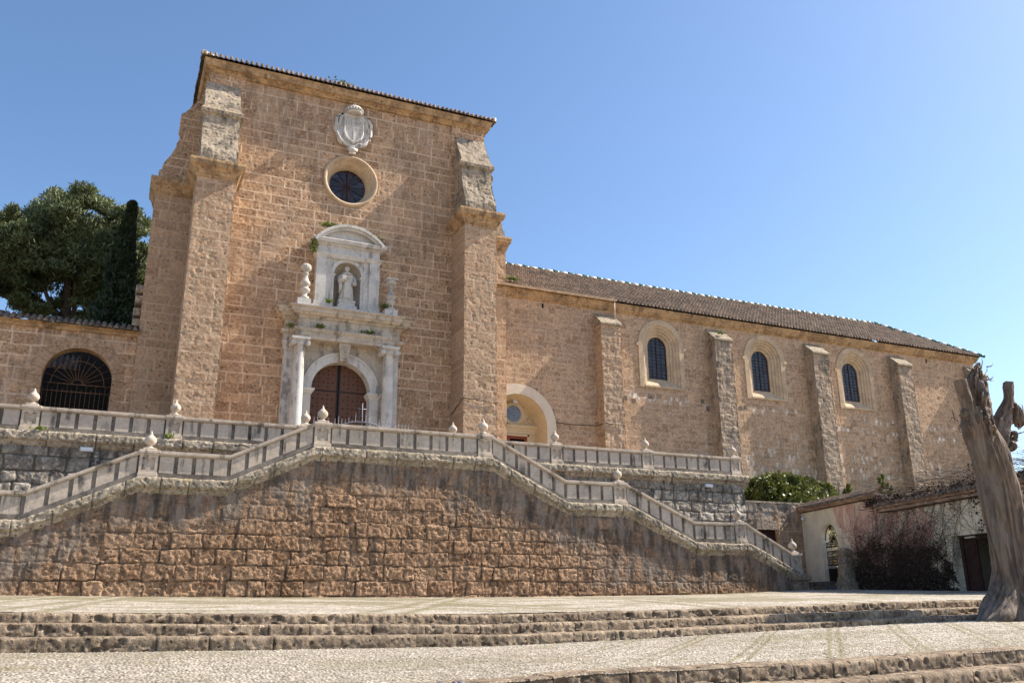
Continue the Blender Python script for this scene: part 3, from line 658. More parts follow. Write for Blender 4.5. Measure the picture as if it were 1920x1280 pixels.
b = MB(); molding(b, NX0, NX1, YN, 59.5, [(18.98, 0), (19.0, .03), (19.04, .05), (19.1, .12), (19.14, .20), (19.24, .215), (19.27, .26), (19.42, .31), (19.47, .36), (19.58, .38), (19.62, .25)], left=False)
b.build('nave_cornice', M['gold'], church)
sl_ = (5.45, 3.75); ln = math.hypot(*sl_)
rA = tile_roof('r', (19.6, YN - .45, 19.70), (1, 0, 0), (0, sl_[0], sl_[1]), 46.0, ln, M['tile'], church, lambda u, v: (u < 45.7 - v / ln * 5.7), p=.30, rowp=.38, k=7, seed=8, sv=.10)
rB = tile_roof('r', (65.3, YN - .45, 19.70), (0, 1, 0), (-sl_[0], 0, sl_[1]), 10.9, ln, M['tile'], church, lambda u, v: (u > v / ln * 5.45) & (u < 10.9 - v / ln * 5.45), p=.30, rowp=.38, k=7, seed=9, sv=.12)
rC = tile_roof('r', (65.3, YN + 10.45, 19.70), (-1, 0, 0), (0, -sl_[0], sl_[1]), 46.0, ln, M['tile'], church, lambda u, v: (u > v / ln * 6.0), p=.60, rowp=.38, k=4, seed=10, sv=.3)
join([rA, rB, rC], 'nave_roof')
rro = empty('ridge', (40, YN + 5, 23.5)); rro.parent = church; rro.location = Vector((40, YN + 5, 23.5)) - church.location
for nm, mt, par in (('white_ridge_tile', 'ridgew', 0), ('green_ridge_tile', 'ridgeg', 1)):
    i = 0; x = 19.7
    while x < 59.4:
        if i % 2 == par: MB().tube([(x - .05, YN + 5.02, 23.5), (x + .62, YN + 5.02, 23.46)], [.15, .13], 10).build(nm, M[mt], rro)
        x += .62; i += 1
    t = 0.0
    while t < .995:
        if i % 2 == par: MB().tube([(59.6 + 5.7 * t, YN + 5.02 - 5.45 * t, 23.55 - 3.75 * t), (59.6 + 5.7 * (t + .07), YN + 5.02 - 5.45 * (t + .07), 23.55 - 3.75 * (t + .07))], [.15, .12], 8).build(nm, M[mt], rro)
        t += .07; i += 1
# buttresses of the wing
for i, xb in enumerate((28.15, 37.35, 46.35, 55.0, 63.6)):
    w = 1.5; yf = YN - .88; zt = 17.75; L = []
    st = lambda u, v: np.clip(.15 + sst(-.05, .3, fbm(u * .6, v * .5, i + 3, 3)) * .8 + .0 * u, 0, 1) * (0.25 if i == 0 else .9)
    mt = M['nave_butt'] if i else M['buttress']
    L.append(relief('n', (xb, yf, NZ0), (1, 0, 0), (0, 0, 1), w, zt - NZ0, mas_nb, mt, church, .06, uv0=(i, 0), stain=st))
    L.append(relief('n', (xb, YN + .05, NZ0), (0, -1, 0), (0, 0, 1), .93, zt - NZ0, mas_nb, mt, church, .06, uv0=(i + 1, 1), stain=st))
    L.append(relief('n', (xb + w, yf, NZ0), (0, 1, 0), (0, 0, 1), .93, zt - NZ0, mas_nb, mt, church, .08, uv0=(i, 2)))
    bt = join(L, 'nave_buttress')
    b = MB(); b.prismx([(yf - .12, zt - .02), (yf - .12, zt + .10), (YN + .1, zt + 1.08), (YN + .1, zt - .02)], xb - .07, xb + w + .07); b.build('cap_stone', M['coping'], bt)
# windows
for c in WINX:
    prof_w = [(1.86, 18.87 - 17.02, 13.98, YN + .02), (1.86, 1.86, 13.98, YN - .07), (1.48, 1.48, 14.12, YN - .07), (1.45, 1.45, 14.15, YN + .02), (1.30, 1.30, 14.22, YN + .06), (1.27, 1.27, 14.25, YN + .14), (1.14, 1.14, 14.36, YN + .18), (1.10, 1.10, 14.4, YN + .28), (.95, .95, 14.55, YN + .32), (.92, .92, 14.58, YN + .42), (.78, .78, 14.74, YN + .48), (.75, .75, 14.78, YN + .62)]
    rings = []
    for hw, r, zb, y in prof_w:
        ring = [(c - hw, y, zb), (c - hw, y, (zb + 17.02) / 2)] + [(c - hw * math.cos(math.pi * i / 24), y, 17.02 + hw * math.sin(math.pi * i / 24)) for i in range(25)] + [(c + hw, y, (zb + 17.02) / 2), (c + hw, y, zb), (c, y, zb)]
        rings.append(ring)
    b = MB(); b.loft(rings, True, False)
    for s in (-1, 1):
        xa, xc = sorted((c + s * 1.80, c + s * 2.02)); b.box(xa, xc, YN - .10, YN + .03, 16.85, 17.1)
    win = b.build('window', M['frame'], church)
    b = MB(); b.box(c - 1.45, c + 1.45, YN - .1, YN + .0, 14.0, 14.12); b.hexa([(c - 1.4, YN - .09, 14.12), (c + 1.4, YN - .09, 14.12), (c + .8, YN + .6, 14.75), (c - .8, YN + .6, 14.75), (c - 1.4, YN - .06, 14.16), (c + 1.4, YN - .06, 14.16), (c + .8, YN + .6, 14.80), (c - .8, YN + .6, 14.80)])
    b.build('sill', M['frame'], win)
    b = MB(); pts = [(c - .76, 14.76), (c + .76, 14.76)] + [(c + .76 * math.cos(math.pi * i / 16), 17.02 + .76 * math.sin(math.pi * i / 16)) for i in range(17)]
    b.prism(pts, YN + .60, YN + .63); b.build('pane', M['glass'], win)
    b = MB(); b.box(c - .025, c + .025, YN + .54, YN + .58, 14.78, 17.76)
    for k in range(12):
        z = 14.95 + k * .235; hw = .74 if z < 17.02 else math.sqrt(max(.01, .74 ** 2 - (z - 17.02) ** 2)); b.box(c - hw, c + hw, YN + .545, YN + .575, z - .011, z + .011)
    for x in (-.37, .37): b.box(c + x - .01, c + x + .01, YN + .548, YN + .57, 14.78, 17.6)
    b.build('window_bars', M['lead'], win)
    b = MB(); arc = [(c + .77 * math.cos(t), YN + .56, 17.02 + .77 * math.sin(t)) for t in [math.pi * i / 16 for i in range(17)]]
    b.tube([(c + .77, YN + .56, 14.78)] + arc + [(c - .77, YN + .56, 14.78)], .035, 5); b.tube([(c - .76, YN + .56, 14.78), (c + .76, YN + .56, 14.78)], .035, 5); b.build('window_rim', M['rustframe'], win)
# narrow slots under the cornice
for x in (24.3, 33.25, 42.2, 50.95, 59.3): MB().box(x - .06, x + .06, YN - .02, YN + .05, 18.58, 18.9).build('vent_slot', M['black'], church)
M['dstone'] = simple('dark_filling_stone', (.16, .12, .09), .9, var=.3)
for x, z in ((30.35, 13.1), (30.1, 11.9), (32.3, 13.35), (36.6, 13.4), (37.05, 12.9), (39.9, 13.2), (40.35, 13.3), (31.0, 12.95)): MB().bev(x - .16, x + .16, YN - .02, YN + .05, z - .15, z + .15, .02).build('dark_stone', M['dstone'], church)
# gutter and downpipe
b = MB(); rings = []
for x in (20.55, 29.6): rings.append([(x, YN - .55 + .13 * math.cos(t), 19.70 + .13 * math.sin(t)) for t in [math.pi * i / 8 + math.pi for i in range(9)]] + [(x, YN - .55 + .11 * math.cos(t), 19.70 + .11 * math.sin(t)) for t in [-math.pi * i / 8 for i in range(9)]])
b.loft(rings, True, True); 
for x in (22.3, 24.2, 26.1, 28.0): b.box(x - .02, x + .02, YN - .69, YN - .2, 19.53, 19.57)
gt = b.build('gutter', M['gutter'], church)
b = MB(); b.tube([(29.5, YN - .5, 19.62), (29.5, YN - .48, 18.9), (29.5, YN - .46, 18.3)], .05, 8); b.build('downpipe', M['gutter'], gt)
# --- side door in a deep arch
SX_ = 22.42
b = MB(); arch_ring(b, SX_, 10.62, 2.0, 2.66, YN - .07, YN + .25, n=36)
for s in (-1, 1):
    xa, xb = sorted((SX_ + s * 2.0, SX_ + s * 2.66)); b.box(xa, xb, YN - .07, YN + .25, ZT - .5, 10.62)
sd = b.build('side_doorway', M['pale'], church)
b = MB(); rings = []
for y, r in ((YN + .02, 1.99), (YN + .6, 1.86), (YN + 1.2, 1.75)):
    rings.append([(SX_ + r, y, ZT - .3), (SX_ + r, y, 9.0)] + [(SX_ + r * math.cos(math.pi * i / 28), y, 10.62 + r * math.sin(math.pi * i / 28)) for i in range(29)] + [(SX_ - r, y, 9.0), (SX_ - r, y, ZT - .3)])
b.loft(rings, False, False, True)
b.build('splayed_reveal', M['ochre'], sd)
b = MB(); yb = YN + 1.18
b.box(SX_ - 1.9, SX_ + 1.9, yb, yb + .2, 10.2, 12.6); b.box(SX_ - 1.9, SX_ - 1.05, yb, yb + .2, ZT - .3, 10.2); b.box(SX_ + 1.25, SX_ + 1.9, yb, yb + .2, ZT - .3, 10.2)
molding(b, SX_ - 1.6, SX_ + 1.7, yb - .02, yb + .1, [(10.3, 0), (10.34, .05), (10.5, .06), (10.54, .10), (10.66, .10), (10.7, .16), (10.80, .22), (10.86, .24), (10.88, .05)])
for k, (d, e) in enumerate(((.0, .14), (.05, .08), (.09, .03))):
    b.box(SX_ + 1.16 + k * .12, SX_ + 1.27 + k * .12, yb - .12 + k * .035, yb + .01, ZT - .2, 10.3)
b.box(SX_ - 1.1, SX_ + 1.3, yb - .12, yb + .01, 10.18, 10.3)
for x in (-.95, -.8, 1.0, 1.15): b.box(SX_ + x - .03, SX_ + x + .03, yb - .06, yb + .01, 10.9, 12.1)
pts = [(SX_ + 1.45 + .3 * (1 - k / 16) * math.cos(k * .55), yb - .05, 11.25 + .3 * (1 - k / 16) * math.sin(k * .55)) for k in range(15)]; b.tube(pts, .05, 6)
b.tube([(SX_ + 1.2, yb - .05, 12.0), (SX_ + 1.28, yb - .05, 11.7), (SX_ + 1.5, yb - .05, 11.55)], .05, 6)
b.build('tympanum', M['ochre'], sd)
b = MB(); rings = []
RC = (22.66, 11.62)
for r, y in ((.80, yb + .01), (.80, yb - .05), (.74, yb - .09), (.66, yb - .09), (.62, yb - .04), (.52, yb - .03), (.50, yb + .02)): rings.append([(RC[0] + r * math.cos(2 * math.pi * i / 36), y, RC[1] + r * math.sin(2 * math.pi * i / 36)) for i in range(36)])
b.loft(rings, True, False, True); rd = b.build('roundel', M['ochre'], sd)
b = MB(); b.prism([(RC[0] + .51 * math.cos(2 * math.pi * i / 32), RC[1] + .51 * math.sin(2 * math.pi * i / 32)) for i in range(32)], yb - .05, yb - .02); b.build('glass', M['glass_blue'], rd)
b = MB()
for rr in (.24, .36): b.tube([(RC[0] + rr * math.cos(2 * math.pi * i / 24), yb - .06, RC[1] + rr * math.sin(2 * math.pi * i / 24)) for i in range(25)], .012, 4)
b.tube([(RC[0] - .3, yb - .06, RC[1] - .05), (RC[0] + .3, yb - .06, RC[1] - .05)], .012, 4); b.tube([(RC[0], yb - .06, RC[1] - .35), (RC[0], yb - .06, RC[1] + .3)], .012, 4)
b.build('window_bars', simple('pale_lead', (.32, .35, .38), .5, var=.1), rd)
b = MB(); b.box(SX_ - 1.05, SX_ - .0, yb + .04, yb + .1, ZT - .2, 10.2); b.box(SX_ + 1.0, SX_ + 1.26, yb + .02, yb + .12, ZT - .2, 10.2); b.box(SX_ - 1.05, SX_ + 1.26, yb + .01, yb + .13, 10.02, 10.2)
for x in (-.9, -.45):
    for z in (9.55, 8.9): b.box(SX_ + x, SX_ + x + .36, yb + .01, yb + .05, z - .2, z + .22)
b.build('wooden_door', M['doorred'], sd)
b = MB(); b.box(SX_ - .1, SX_ + 1.3, yb + .5, yb + .6, ZT - .2, 10.2); b.build('dark_interior', M['black'], sd)
fl = empty('floodlight', (22.55, YN + .9, 12.35), 'grey floodlight under the top of the side door arch', 'floodlight', 'floodlights on the walls')
b = MB(); b.hexa([(22.4, YN + .62, 12.2), (22.78, YN + .62, 12.2), (22.78, YN + .8, 12.2), (22.4, YN + .8, 12.2), (22.4, YN + .8, 12.46), (22.78, YN + .8, 12.46), (22.78, YN + .95, 12.46), (22.4, YN + .95, 12.46)]); b.build('housing', M['white_bright'], fl)
b = MB(); b.hexa([(22.44, YN + .6, 12.22), (22.74, YN + .6, 12.22), (22.74, YN + .62, 12.2), (22.44, YN + .62, 12.2), (22.44, YN + .77, 12.43), (22.74, YN + .77, 12.43), (22.74, YN + .80, 12.43), (22.44, YN + .80, 12.43)]); b.build('lens', M['white'], fl)

# ================================================================== statue in the niche
st_o = empty('statue', (10.88, 46.78, 16.14), 'white marble statue of a robed monk standing in the niche above the portal', 'statue')
b = MB(); molding(b, 10.45, 11.31, 46.45, 47.05, [(16.14, .12), (16.3, .12), (16.34, .04), (16.5, .02), (16.56, .06), (16.64, .06), (16.66, 0)]); b.build('pedestal', M['marble'], st_o)
ST = (10.88, 46.78, 16.66); n = 64; rings = []
prof_s = [(0, .40, .30), (.06, .43, .32), (.25, .41, .30), (.6, .37, .27), (.95, .33, .25), (1.2, .33, .24), (1.4, .36, .24), (1.55, .38, .23), (1.66, .34, .2), (1.72, .22, .16), (1.76, .13, .12), (1.80, .10, .10), (1.84, .10, .11)]
for z, rx, ry in prof_s:
    fold = .09 * max(0, 1 - z / 1.5); ring = []
    for k in range(n):
        a = 2 * math.pi * k / n; f = 1 + fold * (math.sin(9 * a + 1.2 * z) * .6 + .4 * math.sin(15 * a + 2)); cxs = .06 * math.sin(z * 1.6)
        ring.append((ST[0] + cxs * 0.4 + rx * f * math.cos(a), ST[1] + ry * f * math.sin(a), ST[2] + z))
    rings.append(ring)
b.v, b.f, b.sm = [], [], []
b.loft(rings, True, True, True)
# scapular with raised hem, sleeves, forearms and hands, book
b.loft([[(ST[0] - .20, ST[1] - .30, ST[2] + .15), (ST[0] + .20, ST[1] - .30, ST[2] + .15), (ST[0] + .20, ST[1] - .34, ST[2] + .15), (ST[0] - .20, ST[1] - .34, ST[2] + .15)],
        [(ST[0] - .17, ST[1] - .24, ST[2] + 1.0), (ST[0] + .17, ST[1] - .24, ST[2] + 1.0), (ST[0] + .17, ST[1] - .285, ST[2] + 1.0), (ST[0] - .17, ST[1] - .285, ST[2] + 1.0)],
        [(ST[0] - .18, ST[1] - .18, ST[2] + 1.55), (ST[0] + .18, ST[1] - .18, ST[2] + 1.55), (ST[0] + .18, ST[1] - .25, ST[2] + 1.55), (ST[0] - .18, ST[1] - .25, ST[2] + 1.55)]], True, True)
b.tube([(ST[0] - .30, ST[1], ST[2] + 1.56), (ST[0] - .42, ST[1] - .06, ST[2] + 1.36), (ST[0] - .42, ST[1] - .16, ST[2] + 1.16), (ST[0] - .22, ST[1] - .32, ST[2] + 1.24), (ST[0] - .10, ST[1] - .36, ST[2] + 1.30)], [.12, .14, .17, .13, .07], 12)
b.tube([(ST[0] + .30, ST[1], ST[2] + 1.56), (ST[0] + .42, ST[1] - .04, ST[2] + 1.34), (ST[0] + .42, ST[1] - .12, ST[2] + 1.10), (ST[0] + .40, ST[1] - .26, ST[2] + 1.02)], [.12, .14, .16, .10], 12)
b.tube([(ST[0] - .40, ST[1] - .18, ST[2] + 1.10), (ST[0] - .38, ST[1] - .16, ST[2] + .7), (ST[0] - .44, ST[1] - .12, ST[2] + .45)], [.12, .09, .03], 8)
b.build('robe', M['statue'], st_o)
b = MB()
hd = (ST[0] - .02, ST[1] - .03, ST[2] + 1.84)
b.lathe(hd, [(.075, -.06), (.08, 0), (.105, .05), (.13, .12), (.135, .18), (.12, .25), (.08, .30), (.0, .32)], 20)
b.lathe((hd[0], hd[1] - .13, hd[2] + .13), [(0, -.035), (.02, -.02), (.012, .03), (0, .05)], 6)
b.tube([(hd[0] - .055, hd[1] - .125, hd[2] + .175), (hd[0] + .055, hd[1] - .125, hd[2] + .175)], .016, 6)
b.tube([(hd[0] - .03, hd[1] - .135, hd[2] + .075), (hd[0] + .03, hd[1] - .135, hd[2] + .075)], .013, 6)
for s in (-1, 1): b.tube([(hd[0] + s * .132, hd[1], hd[2] + .12), (hd[0] + s * .138, hd[1] + .01, hd[2] + .18)], .022, 6)
b.build('head', M['statue'], st_o)
b = MB(); b.tube([(hd[0] + .135 * math.cos(t), hd[1] + .135 * math.sin(t), hd[2] + .205 + .01 * math.sin(5 * t)) for t in [2 * math.pi * i / 18 for i in range(19)]], .03, 7); b.build('hair', M['statue'], st_o)
b = MB(); b.lathe((ST[0] + .0, ST[1] + .02, ST[2] + 1.60), [(.34, 0), (.33, .06), (.24, .15), (.14, .2), (.11, .18)], 24); b.build('hood', M['statue'], st_o)
for s, (hx, hy, hz) in ((-1, (ST[0] - .08, ST[1] - .38, ST[2] + 1.31)), (1, (ST[0] + .40, ST[1] - .30, ST[2] + 1.0))):
    b = MB(); b.tube([(hx, hy + .06, hz), (hx - s * .03, hy - .01, hz), (hx - s * .05, hy - .05, hz)], [.04, .05, .035], 8)
    for q in range(4): b.tube([(hx - s * .05, hy - .05, hz + .03 - q * .02), (hx - s * .10, hy - .07, hz + .03 - q * .022), (hx - s * (.13 - .01 * q), hy - .05, hz + .025 - q * .022)], [.012, .011, .008], 5)
    b.tube([(hx - s * .01, hy - .03, hz + .04), (hx - s * .05, hy - .07, hz + .065)], [.013, .009], 5); b.build('hand', M['statue'], st_o)
b = MB(); b.bev(ST[0] - .36, ST[0] - .12, ST[1] - .46, ST[1] - .38, ST[2] + 1.2, ST[2] + 1.46, .01); b.build('book', M['statue'], st_o)

# ================================================================== retaining wall of the double stair
TOPX = np.array([-16, -2.95, .75, 4.05, 7.4, 15.35, 19.1, 22.45, 26.2, 29.5, 32.75]); TOPZ = np.array([3.0, 3.0, 4.72, 4.72, 6.30, 6.30, 4.48, 4.48, 2.80, 2.80, 1.30])
def topz(x): return np.interp(x, TOPX, TOPZ)
rw = empty('retaining_wall', (11.4, YF, .3), 'high rough brown block wall carrying the double stair', 'wall')
class WallMas(Masonry):
    def __call__(s, u, v):
        hh, sid, mo = Masonry.__call__(s, u, v)
        x = u - 9.0; z = v - .22
        d = topz(x) - .6 - z; flat = sst(2.1, .9, d + .9 * vn(u * .5, v * .5, 8)) ; flat = np.maximum(flat, sst(19, 23, x) * sst(.5, .9, z) * .9)
        return hh * (1 - .45 * flat), sid, mo * (1 - .35 * flat) * (.35 + .65 * sst(-.22, .12, fbm(u * 2.2, v * 3.1, 71, 3)))
mas_r = WallMas(61, 44, 8, (.53, .62), (.45, 1.55), jw=.024, depth=.036, proud=.030, rough=.020, rs=8, round_=.055, pit=.06, pits=3.2, wob=.05, rowwave=.03)
def wstain_shade(u, v):  # grey stain with shadow under the coping and flights painted into it
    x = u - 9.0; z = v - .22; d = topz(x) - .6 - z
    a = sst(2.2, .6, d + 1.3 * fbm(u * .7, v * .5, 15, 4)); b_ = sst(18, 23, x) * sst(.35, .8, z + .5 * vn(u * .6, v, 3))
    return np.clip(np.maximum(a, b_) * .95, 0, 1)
relief('wall', (-9.0, YF - .12, -.22), (1, 0, 0), (0, 0, 1), 41.7, 6.5, mas_r, M['wall'], rw, .034, lambda u, v: (v - .22) < topz(u - 9.0) - .42, stain=wstain_shade)
b = MB(); xs = [-9.0, -2.95, .75, 4.05, 7.4, 15.35, 19.1, 22.45, 26.2, 29.5, 32.66]
for i in range(len(xs) - 1):
    x0, x1 = xs[i], xs[i + 1]; b.hexa([(x0, YF + .08, -1), (x1, YF + .08, -1), (x1, YF + .45, -1), (x0, YF + .45, -1), (x0, YF + .08, topz(x0) - .1), (x1, YF + .08, topz(x1) - .1), (x1, YF + .45, topz(x1) - .1), (x0, YF + .45, topz(x0) - .1)])
b.box(32.6, 32.72, YF + .04, YF + .6, -1, 1.2); b.build('wall_core', M['wall'], rw)
# coping course
CPR = np.array([(.30, .0), (.02, .0), (-.22, -.0), (-.29, -.03), (-.31, -.10), (-.31, -.33), (-.27, -.385), (-.24, -.40), (-.19, -.42), (-.18, -.50), (-.13, -.58), (-.05, -.64)])
cl = np.concatenate([[0], np.cumsum(np.hypot(*np.diff(CPR, axis=0).T))])
def coping(name, x0, x1, yf, tz, par, seed, stain=None, step=.035, dz=0.0, mat='coping'):
    ms = Masonry(seed, x1 - x0 + 3, 8, (8, 8.1), (1.0, 2.1), jw=.018, depth=.035, proud=.012, rough=.016, rs=9, round_=.03, pit=.05, pits=4.0, wob=.02)
    def pf(uu, vv, hh):
        y = np.interp(vv, cl, CPR[:, 0]); z = np.interp(vv, cl, CPR[:, 1]); x = x0 + uu
        dy = np.interp(vv, cl, np.gradient(CPR[:, 0], cl)); dzz = np.interp(vv, cl, np.gradient(CPR[:, 1], cl))
        return np.stack([x, yf + y + hh * dzz * 1.0, tz(x) + dz + z - hh * dy], -1)
    return relief(name, (0, 0, 0), (1, 0, 0), (0, 0, 1), x1 - x0, cl[-1], ms, M[mat], par, step, pf=pf, uv0=(0, 3.5), vstep=.03)
coping('coping', -9.0, 32.7, YF, topz, rw, 71)
b = MB(); b.bev(31.95, 33.05, YF - .42, YF + .75, 1.02, 1.32, .04); b.bev(32.05, 32.95, YF - .3, YF + .6, -.2, 1.04, .05); b.build('end_block', M['step'], rw)

# ================================================================== balustrades
def balustrade(par, x0, x1, z0, z1, y, npan, th=.30):
    """solid parapet with raised panels between (x0,z0) and (x1,z1); z = foot of the plinth"""
    base = lambda x: z0 + (z1 - z0) * (x - x0) / (x1 - x0)
    def sh(mb, a, c, ya, yb_, h0, h1): mb.hexa([(a, ya, base(a) + h0), (c, ya, base(c) + h0), (c, yb_, base(c) + h0), (a, yb_, base(a) + h0), (a, ya, base(a) + h1), (c, ya, base(c) + h1), (c, yb_, base(c) + h1), (a, yb_, base(a) + h1)])
    r = MB()
    sh(r, x0, x1, y - .06, y + th, 0, .13); sh(r, x0, x1, y - .035, y + th, .129, .165); sh(r, x0, x1, y - .012, y + th, .164, .20)
    sh(r, x0, x1, y + .055, y + th - .04, .19, .88)
    r.build('backing', M['rail'], par)
    c = MB(); sh(c, x0, x1, y - .01, y + th, .85, .885); sh(c, x0, x1, y - .075, y + th + .06, .88, .92); sh(c, x0, x1, y - .10, y + th + .08, .919, 1.0); sh(c, x0, x1, y - .07, y + th + .05, .999, 1.03)
    c.build('handrail', M['balu'], par)
    p = MB(); w = (x1 - x0) / npan
    rnd = random.Random(int(x0 * 10) + 5)
    for i in range(npan):
        a = x0 + i * w + .075; e = x0 + (i + 1) * w - .075; o = rnd.uniform(-.004, .006)
        sh(p, a, e, y + o, y + .10, .20, .835)
    p.build('panel_stones', M['balu'], par)
def post(par, xc, z, y, end=False, hw=.33):
    b = MB(); y0 = y - .045
    b.bev(xc - hw - .03, xc + hw + .03, y0 - .06, y + .42, z - .01, z + .14, .015); b.bev(xc - hw - .012, xc + hw + .012, y0 - .035, y + .40, z + .14, z + .20, .012)
    b.box(xc - hw, xc + hw, y0 + .075, y + .38, z + .2, z + .86)
    for a, c in ((-hw, -hw + .10), (hw - .10, hw)): b.box(xc + a, xc + c, y0, y0 + .08, z + .2, z + .86)
    b.box(xc - hw + .10, xc + hw - .10, y0, y0 + .08, z + .2, z + .29); b.box(xc - hw + .10, xc + hw - .10, y0, y0 + .08, z + .77, z + .86)
    b.box(xc - .085, xc + .085, y0 + .004, y0 + .08, z + .29, z + .38); b.box(xc - .085, xc + .085, y0 + .004, y0 + .08, z + .68, z + .77)
    b.bev(xc - hw - .02, xc + hw + .02, y0 - .05, y + .42, z + .86, z + .93, .012); b.bev(xc - hw - .05, xc + hw + .05, y0 - .08, y + .44, z + .925, z + 1.045, .018)
    p = b.build('post', M['balu'], par)
    f = MB(); q = .24
    f.bev(xc - q, xc + q, y + .17 - q, y + .17 + q, z + 1.04, z + 1.13, .015)
    f.lathe((xc, y + .17, z + 1.13), [(.19, 0), (.18, .03), (.11, .06), (.075, .10), (.085, .13), (.15, .16), (.205, .23), (.225, .31), (.205, .39), (.15, .46), (.095, .505), (.07, .545), (.05, .60), (.025, .67), (.0, .70)], 22)
    f.build('finial', M['balu'], par)
sb = empty('stair_balustrade', (11.4, YF + .1, 6.3), 'pale stone parapet with ball finials climbing both flights of the front stair', 'balustrade')
YR = YF - .04
balustrade(sb, -9.0, -2.95, 3.0, 3.0, YR, 8); balustrade(sb, -2.95, .74, 3.0, 4.72, YR, 5); balustrade(sb, 1.4, 4.05, 4.72, 4.72, YR, 4); balustrade(sb, 4.05, 7.34, 4.72, 6.3, YR, 5)
balustrade(sb, 8.0, 14.7, 6.3, 6.3, YR, 9); balustrade(sb, 15.36, 19.1, 6.3, 4.48, YR, 6); balustrade(sb, 19.1, 21.7, 4.48, 4.48, YR, 4); balustrade(sb, 22.36, 26.2, 4.48, 2.80, YR, 6)
balustrade(sb, 26.2, 28.7, 2.80, 2.80, YR, 4); balustrade(sb, 29.36, 32.1, 2.80, 1.42, YR, 5)
for xc, z in ((1.07, 4.72), (7.67, 6.3), (15.03, 6.3), (22.03, 4.48), (29.03, 2.80), (32.43, 1.33)): post(sb, xc, z, YR)
tb1 = empty('terrace_balustrade', (-.7, YT, 6.98), 'upper parapet with ball finials left of the church portal, in front of the arched gate', 'balustrade')
tb2 = empty('terrace_balustrade', (24, YT, 6.98), 'upper parapet with ball finials before the side door and wing', 'balustrade')
for par, xs in ((tb1, (-9.3, -3.5, 2.07, 7.8)), (tb2, (15.17, 20.93, 26.55, 32.55))):
    for i, x in enumerate(xs):
        post(par, x, 6.98, YT)
        if i < len(xs) - 1: balustrade(par, x + .33, xs[i + 1] - .33, 6.98, 6.98, YT, 7)
b = MB(); b.box(32.4, 32.86, YT + .4, YN - .1, 6.98, 7.9); b.build('return_parapet', M['balu'], tb2)

# ================================================================== terrace wall
tw = empty('terrace_wall', (12, YT + .05, 3), 'mossy dark stained stone wall below the upper parapet', 'wall')
mas_t = Masonry(83, 48, 8, (.50, .62), (.6, 1.3), jw=.035, depth=.05, proud=.03, rough=.03, rs=4, round_=.09, pit=.06, pits=2.6, wob=.05)
relief('wall', (-9.3, YT - .09, 1.0), (1, 0, 0), (0, 0, 1), 42.25, 5.7, mas_t, M['terrwall'], tw, .042, lambda u, v: ((u - 9.3) < 8) | ((u - 9.3) > 15), stain=lambda u, v: np.clip(sst(4.6, 5.6, v + .8 * fbm(u * .5, v, 5, 3)) + .5 * sst(.0, .25, fbm(u * .7, v * .6, 31, 3)), 0, 1) * .8)
relief('wall', (32.95, YT + .05, -.2), (0, 1, 0), (0, 0, 1), 8.2, 7, mas_t, M['terrwall'], tw, .08)
b = MB(); b.box(-9.3, 32.9, YT + .12, YT + .6, 0, 6.9); b.build('wall_core', M['terrwall'], tw)
coping('coping', -9.3, 33.25, YT + .02, lambda x: 6.97 + 0 * x, tw, 91, step=.045)
for xx, y_, z_, l in ((-1.25, YT - .12, 6.32, 'small grey floodlight under the left parapet coping'), (30.45, YT - .12, 6.28, 'small grey floodlight under the right parapet coping')):
    o = empty('floodlight', (xx, y_, z_), l, 'floodlight', 'floodlights on the walls')
    b = MB(); b.bev(xx - .26, xx + .26, y_ - .08, y_ + .1, z_ - .1, z_ + .1, .02); b.build('housing', M['white_bright'], o)
    b = MB(); b.box(xx - .22, xx + .22, y_ - .095, y_ - .082, z_ - .07, z_ + .07); b.build('lens', M['white'], o)
    b = MB(); b.tube([(xx, y_ + .1, z_), (xx, y_ + .22, z_)], .02, 6); b.build('bracket', M['iron'], o)

# terrace floor, stairs, gardens
b = MB(); b.box(-16, 32.9, YT + .3, YN - .0, 6.7, ZT); b.build('terrace', M['sand'], None); tag(bpy.data.objects['terrace'], kind='structure')
b = MB()
def flight(x0, z0, x1, z1, n=10):
    for i in range(n):
        a = x0 + (x1 - x0) * i / n; c = x0 + (x1 - x0) * (i + 1) / n; z = z0 + (z1 - z0) * (i + (1 if z1 > z0 else 0)) / n
        b.box(min(a, c), max(a, c), YF + .46, YT + .04, z - .6, z)
flight(-2.95, 3.0, .75, 4.72); flight(4.05, 4.72, 7.4, 6.3); flight(15.35, 6.3, 19.1, 4.48); flight(22.45, 4.48, 26.2, 2.8); flight(29.5, 2.8, 33.9, .5, 14)
b.box(-9.3, -2.95, YF + .46, YT + .04, 2.0, 3.0); b.box(.75, 4.05, YF + .46, YT + .04, 3, 4.72); b.box(7.4, 15.35, YF + .46, YT + .06, 5, 6.3); b.box(19.1, 22.45, YF + .46, YT + .04, 3, 4.48); b.box(26.2, 29.5, YF + .46, YT + .04, 1.5, 2.8)
for i in range(4): b.box(8, 15, YT - .9 + i * .32, YT + .5, 6.3 + i * .162, 6.3 + (i + 1) * .162)
o = b.build('stair_steps', M['step'], None); tag(o, kind='structure')
def slab(name, x0, x1, y0, y1, z, mat):
    b = MB(); b.add([(x0, y0, z), (x1, y0, z), (x1, y1, z), (x0, y1, z)], [(0, 1, 2, 3)]); return tag(b.build(name, mat, None, recalc=False), kind='structure')
M['earth'] = simple('garden_earth', (.14, .11, .07), .95, var=.4, scale=1.2, bump=.5, c2=(.10, .13, .05))
slab('garden_ground', 32.97, 90, YT + .45, 130, 5.2, M['earth']); slab('garden_ground', -80, 2.4, YS + 1.3, 140, 6.9, M['earth'])

